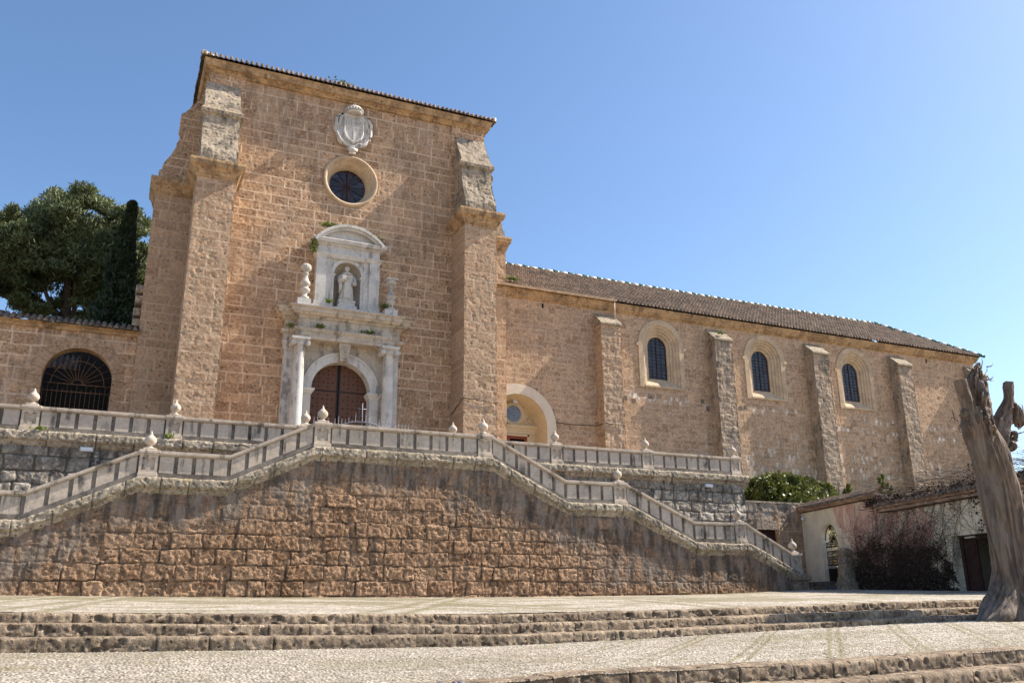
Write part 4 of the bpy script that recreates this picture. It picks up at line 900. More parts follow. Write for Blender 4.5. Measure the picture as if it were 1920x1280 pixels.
# iron fence with a cross between the landing and the portal
fo = empty('iron_fence', (11.0, YT + 1.2, ZT), 'low blue-grey spiked iron fence with a small cross before the portal doors', 'fence')
b = MB(); fy = YT + 1.2
for i in range(29):
    x = 8.4 + i * .17
    top = 1.62 + (.22 * math.sin(i * 2.1) if i % 2 else .05); top += .55 * math.exp(-((x - 10.75) / .5) ** 2)
    b.tube([(x, fy, ZT), (x, fy, ZT + top)], .013, 5); b.lathe((x, fy, ZT + top), [(.014, 0), (.028, .03), (0, .12)], 5)
b.tube([(8.3, fy, ZT + .3), (13.3, fy, ZT + .3)], .02, 5); b.build('spiked_bars', M['iron_blue'], fo)
b = MB(); b.tube([(10.75 + 1.25 * math.cos(t), fy - .02, ZT + 1.15 + .55 * math.sin(t)) for t in [math.pi * i / 20 for i in range(21)]], .035, 6)
b.build('arched_rail', M['iron_blue'], fo)
b = MB(); b.tube([(10.75, fy - .02, ZT + 1.5), (10.75, fy - .02, ZT + 2.65)], .03, 6); b.tube([(10.53, fy - .02, ZT + 2.35), (10.97, fy - .02, ZT + 2.35)], .028, 6); b.build('cross', M['iron_blue'], fo)

# ================================================================== arched wall on the left
aw = empty('arched_wall', (-5, YS + .2, ZT), 'brown stone garden wall with a wide arched gateway left of the church', 'wall')
AXL = (-2.36, 11.15)
mas_l = Masonry(97, 24, 10, (.55, .72), (.8, 1.5), jw=.03, depth=.006, proud=.012, rough=.018, rs=4, pit=.05, pits=2.6, wob=.03)
YL = YS + .15
def lk(u, v):
    x = u - 16; z = v + 5; k = ~((abs(x - AXL[0]) < 1.68) & (z < AXL[1])); return k & (((x - AXL[0]) ** 2 + (z - AXL[1]) ** 2) > 1.68 ** 2)
relief('wall', (-16, YL, 5), (1, 0, 0), (0, 0, 1), 16.3, 8.85, mas_l, M['facade'], aw, .055, lk, stain=lambda u, v: .6 * sst(-.1, .3, fbm(u * .3, v * .35, 7, 3)))
b = MB(); rings = []
for y, r in ((YL - .02, 1.62), (YL + .8, 1.62)): rings.append([(AXL[0] + r, y, 5), (AXL[0] + r, y, 9)] + [(AXL[0] + r * math.cos(math.pi * i / 30), y, AXL[1] + r * math.sin(math.pi * i / 30)) for i in range(31)] + [(AXL[0] - r, y, 9), (AXL[0] - r, y, 5)])
b.loft(rings, False, False, True); b.build('reveal', M['gold'], aw)
rnd = random.Random(8); b = MB(); nvs = 13
for i in range(nvs):
    a0 = math.pi * (i + .02) / nvs; a1 = math.pi * (i + .98) / nvs; arch_ring(b, AXL[0], AXL[1], 1.60, 2.18, YL - .035 - rnd.uniform(0, .012), YL + .1, a0, a1, 4)
for s in (-1, 1):
    for j in range(7): 
        xa, xb = sorted((AXL[0] + s * 1.60, AXL[0] + s * (2.05 if j % 2 else 2.3))); b.box(xa, xb, YL - .03, YL + .1, AXL[1] - .62 * (j + 1) + .01, AXL[1] - .62 * j - .01)
b.build('voussoirs', M['buttress'], aw)
tile = tile_roof('tile_coping', (-16, YL - .45, 13.92), (1, 0, 0), (0, .9, .42), 16.3, 1.1, M['tile'], aw, p=.30, rowp=.4, seed=21)
b = MB(); b.box(-16, .3, YL - .12, YL + .5, 13.62, 13.8); b.box(-16, .3, YL - .25, YL + .6, 13.8, 13.9); b.build('cornice', M['gold'], aw)
b = MB(); GY = YL + .75
for i in range(15): 
    x = AXL[0] - 1.55 + i * .2215; b.tube([(x, GY, 5.5), (x, GY, 11.0 if i % 2 else 10.75)], .016, 5)
for z in (10.6, 11.0, 7.4): b.tube([(AXL[0] - 1.62, GY, z), (AXL[0] + 1.62, GY, z)], .028, 5)
for i in range(1, 12):
    t = math.pi * i / 12; b.tube([(AXL[0] + .25 * math.cos(t), GY, 11.0 + .25 * math.sin(t)), (AXL[0] + 1.58 * math.cos(t), GY, 11.1 + 1.58 * math.sin(t))], .016, 5)
for r in (.25, 1.25): b.tube([(AXL[0] + r * math.cos(math.pi * i / 20), GY, 11.0 + r * math.sin(math.pi * i / 20)) for i in range(21)], .02, 5)
b.build('iron_gate', M['iron_rust'], aw)
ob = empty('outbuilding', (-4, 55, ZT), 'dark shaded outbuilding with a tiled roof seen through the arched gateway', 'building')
b = MB(); b.box(-14, 3, 54, 56, 6.9, 15.2); b.build('wall', simple('painted_shade_wall', (.035, .03, .025), .95), ob)  # near-black wall colour stands in for the shade behind the gateway
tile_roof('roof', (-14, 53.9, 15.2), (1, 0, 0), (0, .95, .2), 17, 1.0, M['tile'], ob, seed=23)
b = MB(); b.box(-5.2, -4.0, 53.97, 54.05, 9.5, 11.0); b.build('window', M['black'], ob)
tile_roof('porch_roof', (-5.2, 51.2, 12.35), (1, 0, 0), (0, .8, .6), 2.6, 1.7, M['tile'], ob, seed=24)
# ================================================================== cross wall with a dark door
cw = empty('cross_wall', (35, YT + .1, .5), 'low block wall with a dark doorway between the terrace and the plastered gatehouse', 'wall')
mas_c = Masonry(103, 8, 8, (.44, .66), (.6, 1.2), jw=.025, depth=.02, proud=.02, rough=.02, rs=4, round_=.05, pit=.04, pits=3, wob=.03)
relief('wall', (32.9, YT + .1, 0), (1, 0, 0), (0, 0, 1), 4.6, 5.55, mas_c, M['buttress'], cw, .045, lambda u, v: ~((u > .9) & (u < 2.4) & (v < 3.98)), stain=lambda u, v: sst(3.2, 5.5, v + fbm(u, v, 3, 3)) * .9)
b = MB(); b.box(33.75, 35.35, YT + .02, YT + .3, 3.98, 4.5); b.box(32.9, 37.4, YT + .06, YT + .55, 5.5, 5.6); b.build('lintel', M['weathered'], cw)
b = MB(); b.box(33.78, 35.32, YT + .35, YT + .4, 0, 4.0); b.build('door', M['doordark'], cw)

# ================================================================== gatehouse on the right (its wall faces left, at an angle)
HC = np.array([37.15, 40.3, 0.0]); HD = np.array([-math.sin(R(13.5)), -math.cos(R(13.5)), 0.0]); HN = np.array([HD[1], -HD[0], 0.0])   # HN: outward
def hp(s, o, z): return tuple(HC + HD * s + HN * o + np.array([0, 0, z]))
def hbox(mb, s0, s1, o0, o1, z0, z1): return mb.hexa([hp(s0, o0, z0), hp(s1, o0, z0), hp(s1, o1, z0), hp(s0, o1, z0), hp(s0, o0, z1), hp(s1, o0, z1), hp(s1, o1, z1), hp(s0, o1, z1)])
gh = empty('gatehouse', hp(8, -.3, .4), 'low cream and pink plastered gatehouse with an arched iron gate and dark door', 'building')
M['plaster'] = stone('cream_pink_plaster', (.80, .70, .52), (.80, .70, .52), (.72, .62, .46), grey=(.62, .37, .29), mortar=(.40, .33, .26), pitting=.05, blotch=.18, bump=.2, bscale=9, streak=.18)
# the pink patch needs a crisp ragged edge
nt = M['plaster'].node_tree
class Plaster(Masonry):
    def __call__(s, u, v):
        hh = .012 * fbm(u * 1.3, v * 1.3, 4, 4) + .003 * fbm(u * 9, v * 9, 5, 3); st_ = pinkm(u, v)
        return hh - .012 * st_, 0 * u, sst(.55, .1, v + .6 * fbm(u * .8, v, 44, 4)) * .6
def pinkm(u, v):
    z = v + .1; s_ = u - .3
    e = 3.35 + np.interp(z, [0, 1.2, 2.0, 2.9, 3.5, 4.1, 4.9], [4.6, 4.0, 1.9, 1.25, .95, .3, .0]) + .35 * fbm(s_ * 1.6, z * 1.8, 9, 4)
    return sst(e - .03, e + .03, s_) * sst(11.6, 11.2, s_ + 1.2 * fbm(s_, z, 12, 4)) * (z < 5.2)
pm = Plaster(1, 30, 6)
def hk(u, v):
    s_ = u - .3; z = v + .1
    k = ~((abs(s_ - 2.70) < .84) & (z < 3.28)) & (((s_ - 2.70) / .84) ** 2 + ((z - 3.28) / .84) ** 2 > 1)
    return k & ~((s_ > 12.75) & (s_ < 15.3) & (z < 2.74)) & ~((s_ > 7.75) & (z > 4.3))
relief('wall', hp(-.3, 0, .1), HD, (0, 0, 1), 22.3, 5.0, pm, M['plaster'], gh, .045, hk, stain=pinkm)
b = MB(); rings = []
for o, r in ((.012, .85), (-.32, .85)): rings.append([hp(2.70 + r, o, .3)] + [hp(2.70 + r * math.cos(math.pi * i / 24), o, 3.28 + r * math.sin(math.pi * i / 24)) for i in range(25)] + [hp(2.70 - r, o, .3)])
b.loft(rings, False, False, True); b.build('gate_reveal', M['plaster_w'], gh); b = MB()
hbox(b, 12.72, 12.76, -.5, .012, .2, 2.74); hbox(b, 15.28, 15.32, -.5, .012, .2, 2.74); hbox(b, 12.72, 15.32, -.5, .012, 2.72, 2.76)
b.build('door_reveal', M['plaster_w'], gh)
b = MB(); hbox(b, -.3, 1.84, -.5, -.1, .2, 5.15); hbox(b, 3.56, 7.8, -.5, -.1, .2, 5.15); hbox(b, 1.84, 3.56, -.5, -.1, 4.15, 5.15); hbox(b, 7.8, 22, -4.5, -4.3, .2, 4.45); hbox(b, 7.70, 7.8, -4.5, .01, .2, 4.5); hbox(b, 7.8, 22, -4.4, -.4, 4.2, 4.45); hbox(b, 12.2, 12.4, -4.4, -.3, .2, 4.2)
b.build('inner_walls', M['plaster_w'], gh)
b = MB(); hbox(b, 12.4, 15.6, -2.2, -2.1, .2, 4.2); hbox(b, 15.5, 15.6, -2.2, -.5, .2, 4.2); hbox(b, 13.75, 15.27, -1.2, -1.1, .2, 2.72); b.build('dark_interior', M['black'], gh)
b = MB(); hbox(b, 12.76, 12.95, -.52, -.36, .2, 2.72); hbox(b, 12.95, 15.28, -.52, -.36, 2.55, 2.72); hbox(b, 12.95, 13.75, -.48, -.42, .25, 2.55)
for k in range(6): hbox(b, 13.05, 13.65, -.415, -.395, .4 + k * .35, .62 + k * .35)
b.build('door', M['doordark'], gh)
b = MB(); hbox(b, 13.2, 13.85, -.35, -.30, 2.60, 2.67); b.build('door_sign', M['white'], gh)
# arched iron gate
b = MB()
for k in range(13):
    s_ = 1.90 + k * .133; zt = 3.28 + math.sqrt(max(0, .82 ** 2 - (s_ - 2.70) ** 2)); b.tube([hp(s_, -.25, 1.05), hp(s_, -.25, min(3.15, zt))], .024, 5)
for z in (1.72, 1.95, 2.35, 2.9, 3.15): b.tube([hp(1.86, -.25, z), hp(3.54, -.25, z)], .028, 5)
for k in range(12):
    for z in (1.84, 2.15, 2.6, 3.0):
        s_ = 1.965 + k * .133; b.tube([hp(s_ + .05 * math.cos(t), -.25, z + .09 * math.sin(t)) for t in [2 * math.pi * i / 8 for i in range(9)]], .018, 4)
for i in range(17):
    t = math.pi * i / 16; b.tube([hp(2.70 + .08 * math.cos(t), -.25, 3.2 + .08 * math.sin(t)), hp(2.70 + .5 * math.cos(t), -.25, 3.22 + (.62 if i % 2 else .5) * math.sin(t))], .018, 4)
b.tube([hp(2.70 + .83 * math.cos(t), -.25, 3.28 + .83 * math.sin(t)) for t in [math.pi * i / 20 for i in range(21)]], .025, 5)
ig = b.build('iron_gate', M['iron'], gh)
b = MB(); hbox(b, 1.86, 3.54, -.27, -.24, 1.05, 1.72); b.build('bottom_panel', M['iron'], ig)
b = MB()
for k in range(12): b.lathe(hp(1.965 + k * .133, -.25, 1.72), [(.02, 0), (.035, .05), (0, .14)], 5)
b.build('finials', M['white_bright'], ig)
# eaves
b = MB(); 
for (z0, z1, o) in ((4.98, 5.06, .05), (5.06, 5.13, .12), (5.13, 5.2, .2)): hbox(b, -.3, 7.85, -.3, o, z0, z1)
for (z0, z1, o) in ((4.22, 4.28, .05), (4.28, 4.36, .16), (4.36, 4.44, .10), (4.44, 4.54, .26)): hbox(b, 7.78, 22, -.3, o, z0, z1)
b.build('eaves_cornice', simple('pinkish_cornice', (.42, .29, .22), .9, var=.3, scale=2, bump=.4), gh)
rt = tile_roof('roof', hp(-.55, .36, 5.22), HD, tuple(-HN * .86 + np.array([0, 0, .50])), 8.4, .62, M['tile'], gh, seed=31, p=.26)
rt2 = tile_roof('roof', hp(7.75, .40, 4.56), HD, tuple(-HN * .86 + np.array([0, 0, .50])), 14.4, .7, M['tile'], gh, seed=32, p=.26)
b = MB(); b.tube([hp(-.1, .05, 5.0), hp(7.0, .06, 5.02), hp(7.55, .06, 4.9), hp(7.6, .06, 4.3), hp(9.0, .12, 4.2), hp(15, .12, 4.22)], .025, 5)
b.build('cable', M['iron'], gh)
# steps below the gate
b = MB(); hbox(b, .25, 4.35, 0, 1.0, .2, 1.03); hbox(b, -.1, 4.7, 0, 1.5, .1, .78)
gs = b.build('gate_steps', simple('dark_worn_steps', (.11, .10, .095), .85, var=.4, scale=3, bump=.6)); tag(gs, 'two dark worn stone steps under the arched iron gate', 'steps')
so_ = empty('security_camera', hp(.35, .1, 4.72), 'small white security camera on the cream corner of the gatehouse', 'camera')
b = MB(); b.tube([hp(.35, .0, 4.72), hp(.35, .14, 4.70)], .03, 6); b.build('bracket', M['white'], so_)
b = MB(); b.lathe(hp(.35, .2, 4.52), [(.0, 0), (.06, .02), (.085, .08), (.085, .14), (.05, .18), (0, .19)], 12); b.build('dome', M['white'], so_)
# weathered pillar beside the gate
pl_ = empty('stone_pillar', hp(4.95, .55, .45), 'eroded stone pillar with a carved top, beside the iron gate', 'pillar')
def lump(c, prof_, seed, n=40, sq=.0, amp=.05):
    vs = []; nz = len(prof_)
    for k, (r, z) in enumerate(prof_):
        for i in range(n):
            a = 2 * math.pi * i / n; q = r * (1 + sq * (abs(math.cos(2 * a)) ** .5 - .5) * -.4)
            q *= 1 + amp * 3 * float(fbm(np.array(a * 1.3 + seed), np.array(z * 3.0 + k * .01), seed))
            vs.append((c[0] + q * math.cos(a), c[1] + q * math.sin(a), c[2] + z))
    m_ = MB(); m_.loft([vs[k * n:(k + 1) * n] for k in range(nz)], True, True, True); return m_
zz = [i * .07 for i in range(33)]
pr = [(float(np.interp(z, [0, .45, .5, .75, .8, 1.5, 1.55, 1.62, 1.75, 1.95, 2.1, 2.25], [.62, .60, .48, .46, .40, .36, .42, .40, .30, .36, .33, .12])), z) for z in zz]
lump(hp(4.95, .55, .45), pr, 3, sq=.5, amp=.07).build('shaft', M['step'], pl_)

# ------------------------------------------------------------------ dead creeper on the gatehouse
rnd = random.Random(77); nr = np.random.RandomState(5)
M['twig'] = simple('dry_creeper_stems', (.075, .048, .036), .9, var=.4, scale=9, bump=0)
M['deadleaf'] = simple('dead_creeper_leaves', (.035, .026, .02), .95, var=.6, scale=14, bump=0, c2=(.085, .060, .042))
vn_o = empty('creeper', hp(9, .1, .4), 'dense leafless dark creeper spread over the gatehouse wall and along its eaves', 'climbing plant')
def ribbon_mesh(name, paths, mat, par):
    co = []; q = []; b0 = 0
    for P, r in paths:
        P = np.array(P); n = len(P); d = np.gradient(P, axis=0); d /= np.linalg.norm(d, axis=1)[:, None] + 1e-9
        a = np.cross(d, HN); a /= np.linalg.norm(a, axis=1)[:, None] + 1e-9; bb = np.cross(d, a)
        rr = np.linspace(r, r * .4, n)[:, None]
        R3 = [P + rr * (math.cos(t) * a + math.sin(t) * bb) for t in (0, 2.1, 4.2)]
        co.append(np.stack(R3, 1).reshape(-1, 3)); i = np.arange(n - 1)[:, None] * 3
        for k in range(3): q.append(b0 + np.concatenate([i + k, i + (k + 1) % 3, i + 3 + (k + 1) % 3, i + 3 + k], 1))
        b0 += n * 3
    return nmesh(name, np.concatenate(co), np.concatenate(q), mat, par)
paths = []
def walk(s_, z, n, ds, dz, wob, o0=.05, o1=.2, r=.008, curl=0.0):
    P = []; a = math.atan2(dz, ds); 
    for k in range(n):
        P.append(hp(s_, rnd.uniform(o0, o1) if k else .04, max(.35, z))); a += rnd.gauss(0, wob) + curl; s_ += .11 * math.cos(a); z += .11 * math.sin(a)
    paths.append((P, r))
for i in range(520): walk(rnd.uniform(5.2, 12.4), rnd.uniform(.4, 2.4), rnd.randint(14, 34), rnd.uniform(-1, 1), rnd.uniform(.2, 1.2), .35, .04, .30, .009)
for i in range(90): walk(rnd.uniform(5.4, 15), rnd.uniform(1.5, 4.2), rnd.randint(12, 30), rnd.uniform(-1, 1), rnd.uniform(-.6, 1.2), .22, .02, .10, .007)
for i in range(60): walk(rnd.uniform(8, 15.5), 4.2, rnd.randint(14, 26), rnd.uniform(-.8, 1.2), -1, .12, .02, .12, .007, curl=.05)
for i in range(14): walk(5.3 + i * .55, .4, 42, .1, 1, .10, .02, .06, .018)
for i in range(340): walk(rnd.uniform(6.8, 20), (5.3 if i % 5 == 0 else 4.65) + rnd.uniform(-.05, .25), rnd.randint(8, 18), rnd.uniform(-1, 1), rnd.uniform(-.3, .25), .5, -.6, .5, .010)
ribbon_mesh('stems', paths, M['twig'], vn_o)
def leaf_cloud(name, pts, size, mat, par, seed=0, flat=0.0, asp=1.0, dirs=None):
    r_ = np.random.RandomState(seed); n = len(pts); sz = size * r_.uniform(.5, 1.25, n)[:, None]
    a = r_.normal(size=(n, 3)); 
    if dirs is not None: a = a * .55 + dirs
    a /= np.linalg.norm(a, axis=1)[:, None]; c = r_.normal(size=(n, 3)); c[:, 2] *= 1 - flat; bb = np.cross(a, c); bb /= np.linalg.norm(bb, axis=1)[:, None] + 1e-9
    a = a * sz * asp; bb = bb * sz
    co = np.stack([pts - a * .1, pts + a * .45 + bb * .5, pts + a, pts + a * .45 - bb * .5], 1)
    co[:, 1] += r_.normal(size=(n, 3)) * size * .1
    q = np.arange(n * 4).reshape(n, 4); s_ = np.repeat(r_.uniform(0, 1, n), 4)
    return nmesh(name, co.reshape(-1, 3), q, mat, par, {'stone': s_, 'mortar': s_ * 0, 'stain': s_ * 0}, smooth=False)
P = []
while len(P) < 6500:
    s_ = rnd.uniform(5.1, 12.8); z = .35 + abs(rnd.gauss(0, 1.25))
    top = float(np.interp(s_, [5.1, 5.6, 6.2, 7.5, 9, 10.5, 11.6, 12.8], [1.2, 3.3, 3.5, 3.7, 3.6, 3.3, 2.7, 1.0])) + .7 * float(fbm(np.array(s_ * 1.4), np.array(z * 1.2), 6))
    if z > top: continue
    if float(fbm(np.array(s_ * 1.5), np.array(z * 1.5), 66)) < -.42 + .30 * max(0, z - 1.1): continue
    P.append(hp(s_, rnd.uniform(.02, .12 + .12 * max(0, 1.7 - z)), z))
for i in range(3500): P.append(hp(rnd.uniform(6.9, 20), rnd.uniform(-.6, .45), 4.62 + abs(rnd.gauss(0, .16)) + .1 * math.sin(i)))
for i in range(1600):
    s_ = rnd.uniform(14.6, 20); P.append(hp(s_, rnd.uniform(-.2, .4), rnd.uniform(2.5, 5.0 + .8 * math.sin(s_))))
leaf_cloud('dead_leaves', np.array(P), .10, M['deadleaf'], vn_o, 3)
# water trough / bin shape in the creeper's shade is left plain wall

# ================================================================== foliage materials
def foliage(name, a, b_, rough=.6, trans=.25):
    m, nt, bs = mat_new(name); s = attr(nt, 'stone'); x = mixc(nt, s, a, b_); P_ = pos(nt)
    x = mixc(nt, ramp(nt, noise(nt, P_, .8, 3), .35, .65), x, mixc(nt, .5, x, [min(1, k * 1.6) for k in b_]))
    nt.links.new(x, bs.inputs['Base Color']); bs.inputs['Roughness'].default_value = rough
    tr = nt.nodes.new('ShaderNodeBsdfTranslucent'); nt.links.new(x, tr.inputs[0]); mx = nt.nodes.new('ShaderNodeMixShader'); mx.inputs[0].default_value = trans
    out = [n for n in nt.nodes if n.type == 'OUTPUT_MATERIAL'][0]
    nt.links.new(bs.outputs[0], mx.inputs[1]); nt.links.new(tr.outputs[0], mx.inputs[2]); nt.links.new(mx.outputs[0], out.inputs[0]); return m
M['pine'] = foliage('pine_needles', (.04, .055, .024), (.135, .16, .06), trans=.2)
M['cypress'] = foliage('cypress_foliage', (.012, .022, .010), (.026, .045, .016), trans=.05)
M['shrub'] = foliage('shrub_leaves', (.028, .040, .010), (.12, .135, .026), .45, .25)
M['shrub2'] = foliage('hedge_leaves', (.05, .055, .02), (.45, .41, .25), .5, .3)
M['weed'] = foliage('weed_leaves', (.06, .09, .02), (.17, .20, .05), .6, .35)
M['trunkm'] = simple('pine_bark', (.09, .065, .05), .95, var=.4, scale=5, bump=.6)

def clump_pts(lobes, n, seed, shell=.35, hole=-.25):
    r_ = np.random.RandomState(seed); w = np.array([l[3] * l[4] for l in lobes]); w = w / w.sum(); out = []
    for l, k in zip(lobes, (w * n).astype(int)):
        d = r_.normal(size=(k * 2, 3)); d /= np.linalg.norm(d, axis=1)[:, None]; rr = r_.uniform(shell, 1, k * 2) ** .5
        p = d * rr[:, None]; x = p[:, 0] * l[3] + l[0]; y = p[:, 1] * l[3] + l[1]; z = p[:, 2] * l[4] + l[2]
        f = fbm(x * .9 + y * .37, z * 1.1 - y * .29, seed, 3); m_ = f > hole
        out.append(np.stack([x, y, z], 1)[m_][:k])
    return np.concatenate(out)
# pine behind the arched wall
pt = empty('pine_tree', (-4, 64, 6.9), 'big rounded green pine rising behind the arched wall, left of the cypress', 'tree')
rnd = random.Random(12); lobes = []
for (x, z, r, rz) in ((-4.0, 25.0, 4.3, 3.0), (-1.4, 24.6, 2.8, 2.5), (-8.2, 23.2, 4.0, 2.6), (-11.8, 22.2, 3.6, 2.7), (-5.2, 21.8, 4.2, 2.0), (-1.4, 21.4, 2.4, 1.8), (-9.4, 19.8, 3.4, 1.6), (-13, 18.8, 3.0, 1.8), (-3.8, 18.9, 2.8, 1.2)):
    for k in range(26):
        d = Vector((rnd.gauss(0, 1), rnd.gauss(0, 1), rnd.gauss(0, 1) * .9 + .2)).normalized(); q = rnd.uniform(.72, .98)
        lobes.append((x + r * q * d.x, 64 + r * q * d.y, z + rz * q * d.z, r * rnd.uniform(.15, .24), rz * rnd.uniform(.16, .24)))
big = [(-4.0, 64, 25.0, 4.2, 2.9), (-1.4, 64, 24.6, 2.7, 2.4), (-8.2, 64, 23.2, 3.9, 2.5), (-11.8, 64, 22.2, 3.5, 2.6), (-5.2, 64, 22.2, 4.2, 2.2), (-1.4, 64, 21.4, 2.2, 1.7)]
P = np.concatenate([clump_pts(lobes, 130000, 9, .1, -.34), clump_pts(big, 60000, 10, .6, -.05), clump_pts([(-4.5, 64, 24.2, 3.6, 2.4), (-2.2, 63, 22.8, 2.6, 2.2), (-7.5, 64, 23.2, 3.4, 2.0)], 50000, 11, .2, -.45)])
top = P[:, 2]
leaf_cloud('crown', P, .095, M['pine'], pt, 8, asp=3.6, dirs=np.array([0, 0, .5]))
b = MB()
b.tube([(-3.4, 64, 6.9), (-3.3, 64, 12), (-3.7, 64, 16), (-4.4, 64, 19.5), (-4.6, 64, 23.5)], [.55, .5, .42, .33, .15], 10)
for (x, z) in ((-1.0, 25), (-7.8, 23.5), (-11, 22), (-8.6, 20), (-1, 21.6), (-12.3, 19), (-3.0, 19), (-6.0, 18.0), (-4.4, 25.5)):
    z0 = rnd.uniform(14, 19); b.tube([(-3.7, 64, z0), ((x - 3.7) / 2, 64 + rnd.uniform(-1, 1), (z + z0) / 2 + .6), (x, 64 + rnd.uniform(-1, 1), z)], [.2, .13, .04], 7)
for k in range(46):
    x = rnd.uniform(-12, 0); z = rnd.uniform(17.5, 24); b.tube([(x + rnd.uniform(-1, 1), 64, z - 1.5), (x, 64 + rnd.uniform(-1, 1), z), (x + rnd.uniform(-1.2, 1.2), 64, z + 1.2)], [.05, .035, .012], 5)
b.build('trunk', M['trunkm'], pt)
def cypress(x, y, z0, z1, r, seed, label, n):
    o = empty('cypress', (x, y, z0), label, 'tree', 'cypresses behind the arched wall'); r_ = np.random.RandomState(seed)
    t = r_.uniform(0, 1, n) ** .8; a = r_.uniform(0, 2 * np.pi, n); z = z0 + 2 + t * (z1 - z0 - 2)
    rad = r * (1 - t) ** .95 * (1 + .45 * fbm(a * 1.6, z * .55, seed, 4)) * r_.uniform(.7, 1.02, n) + .03
    lean = .5 * t ** 2
    p = np.stack([x + lean + rad * np.cos(a), y + rad * np.sin(a), z], 1); d = np.stack([np.cos(a) * .5, np.sin(a) * .5, np.full(n, 1.6)], 1)
    leaf_cloud('crown', p, .22, M['cypress'], o, seed, asp=1.5, dirs=d)
    b = MB(); b.tube([(x, y, z0), (x + .3, y, (z0 + z1) / 2), (x + .5, y, z1 - .6)], [.3, .22, .04], 8); b.build('trunk', M['trunkm'], o)
cypress(-1.55, 60, 6.9, 26.3, 2.5, 5, 'tall dark pointed cypress between the pine and the church', 26000)
cypress(.55, 61.5, 6.9, 24.0, 1.9, 6, 'darker lower cypress half hidden behind the left corner of the church', 12000)

# shrub behind the cross wall
sh_o = empty('shrub', (39.6, 44, 5.2), 'broad rounded green shrub growing above the cross wall', 'shrub'); lobes = []; rnd = random.Random(5)
for x in np.linspace(36.2, 43.2, 11):
    tp = float(np.interp(x, [36, 37.2, 38.5, 40.5, 42, 43.4], [7.0, 7.75, 8.0, 7.75, 7.35, 6.7]))
    for k in range(5): lobes.append((x + rnd.uniform(-.4, .4), 44 + rnd.uniform(-1.4, 1.0), tp - .6 - rnd.uniform(0, 1.3) * (k > 1), rnd.uniform(.45, .75), rnd.uniform(.4, .62)))
lobes.append((39.6, 44.3, 6.2, 3.2, 1.1)); P = clump_pts(lobes, 24000, 4, .3, -.35)
leaf_cloud('crown', P, .15, M['shrub'], sh_o, 4, asp=1.5, dirs=np.array([0, -.2, .4]))
b = MB()
for k in range(6): b.tube([(37.5 + k * .8, 44, 5.2), (37.3 + k * .85, 44.1, 6.2), (37.2 + k * .9, 44, 7.0)], [.08, .06, .03], 6)
b.build('stems', M['trunkm'], sh_o)
hg = empty('hedge', hp(1.5, -2.5, .6), 'sunlit leafy hedge seen through the bars of the arched iron gate', 'hedge')
lob2 = []
for k in range(40): q_ = hp(rnd.uniform(-2.5, 4.5), rnd.uniform(-3.2, -1.8), rnd.uniform(1.0, 4.0)); lob2.append((q_[0], q_[1], q_[2], .6, .6))
leaf_cloud('crown', clump_pts(lob2, 16000, 14, .2, -.2), .13, M['shrub2'], hg, 14, asp=1.5)
for (x, y, z0, h, r, lb) in ((45.0, 44.8, 5.2, 2.1, .75, 'small green bush right of the broad shrub, at the foot of a wing buttress'), (51.3, 47.2, 5.2, 3.6, .45, 'thin young plant standing against the wing wall above the gatehouse roof'), (52.3, 47.4, 5.2, 3.0, .3, 'shorter thin sprout beside the young plant on the wing wall')):
    o = empty('shrub', (x, y, z0), lb, 'shrub'); rr_ = [(x + rnd.uniform(-r, r) * .6, y + rnd.uniform(-r, r) * .6, z0 + h * t, r * rnd.uniform(.4, .7) * (1.25 - t), r * .6) for t in (.3, .4, .5, .6, .7, .8, .9, .97)]
    leaf_cloud('crown', clump_pts(rr_, 2600, int(x), .2, -.5), .11, M['shrub'], o, int(x), asp=1.6, dirs=np.array([0, 0, .6]))
    b = MB(); b.tube([(x, y, z0), (x + .05, y, z0 + h * .9)], [.04, .015], 6); b.build('stem', M['trunkm'], o)
# weeds on the portal and copings
k_ = 0
for (x, y, z, n, rx, rz, lb) in (
    (9.75, 46.45, 21.0, 260, .50, .16, 'bright green tuft on the left shoulder of the curved pediment'), (12.3, 46.4, 20.62, 200, .35, .14, 'dry yellowish green tuft on the right shoulder of the curved pediment'),
    (8.78, 46.3, 19.75, 240, .14, .55, 'trailing plant hanging from the left end of the pediment'), (13.0, 45.95, 16.30, 140, .22, .16, 'yellow green plant at the foot of the right urn'),
    (9.75, 46.0, 16.22, 70, .16, .10, 'small green plant on the ledge left of the niche'), (9.3, 45.85, 14.66, 90, .22, .09, 'green tuft on the architrave above the left column'),
    (12.1, 45.85, 14.64, 90, .30, .08, 'green tuft on the architrave towards the right column'), (7.8, 46.3, 14.66, 60, .12, .09, 'tiny green tuft at the left end of the architrave'),
    (1.9, YT - .2, 7.0, 40, .15, .08, 'small weed on the left terrace coping below a post'), (-3.1, YT - .2, 7.0, 40, .2, .07, 'small weed on the left terrace coping near the frame edge'),
    (22.0, 48.0, 20.1, 160, .35, .14, 'green tuft in the gutter where the wing roof meets the church'), (10.0, 46.6, 30.55, 160, .7, .22, 'dry grass tuft on the eaves of the church roof'),
    (38.0, 47.5, 18.2, 60, .2, .12, 'small weed on the cap of the second wing buttress')):
    o = empty('weed_tuft', (x, y, z), lb, 'weed', 'weeds growing on the stonework'); r_ = np.random.RandomState(k_); k_ += 1
    p = np.stack([x + r_.normal(size=n) * rx * .6, y + r_.normal(size=n) * .08, z + np.abs(r_.normal(size=n)) * rz * .5 * (1 if rz < .5 else 0) + (r_.uniform(-rz, .2, n) if rz > .5 else 0)], 1)
    leaf_cloud('leaves', p, .10, M['weed'], o, k_, asp=1.6, dirs=np.array([0, -.3, .9]))

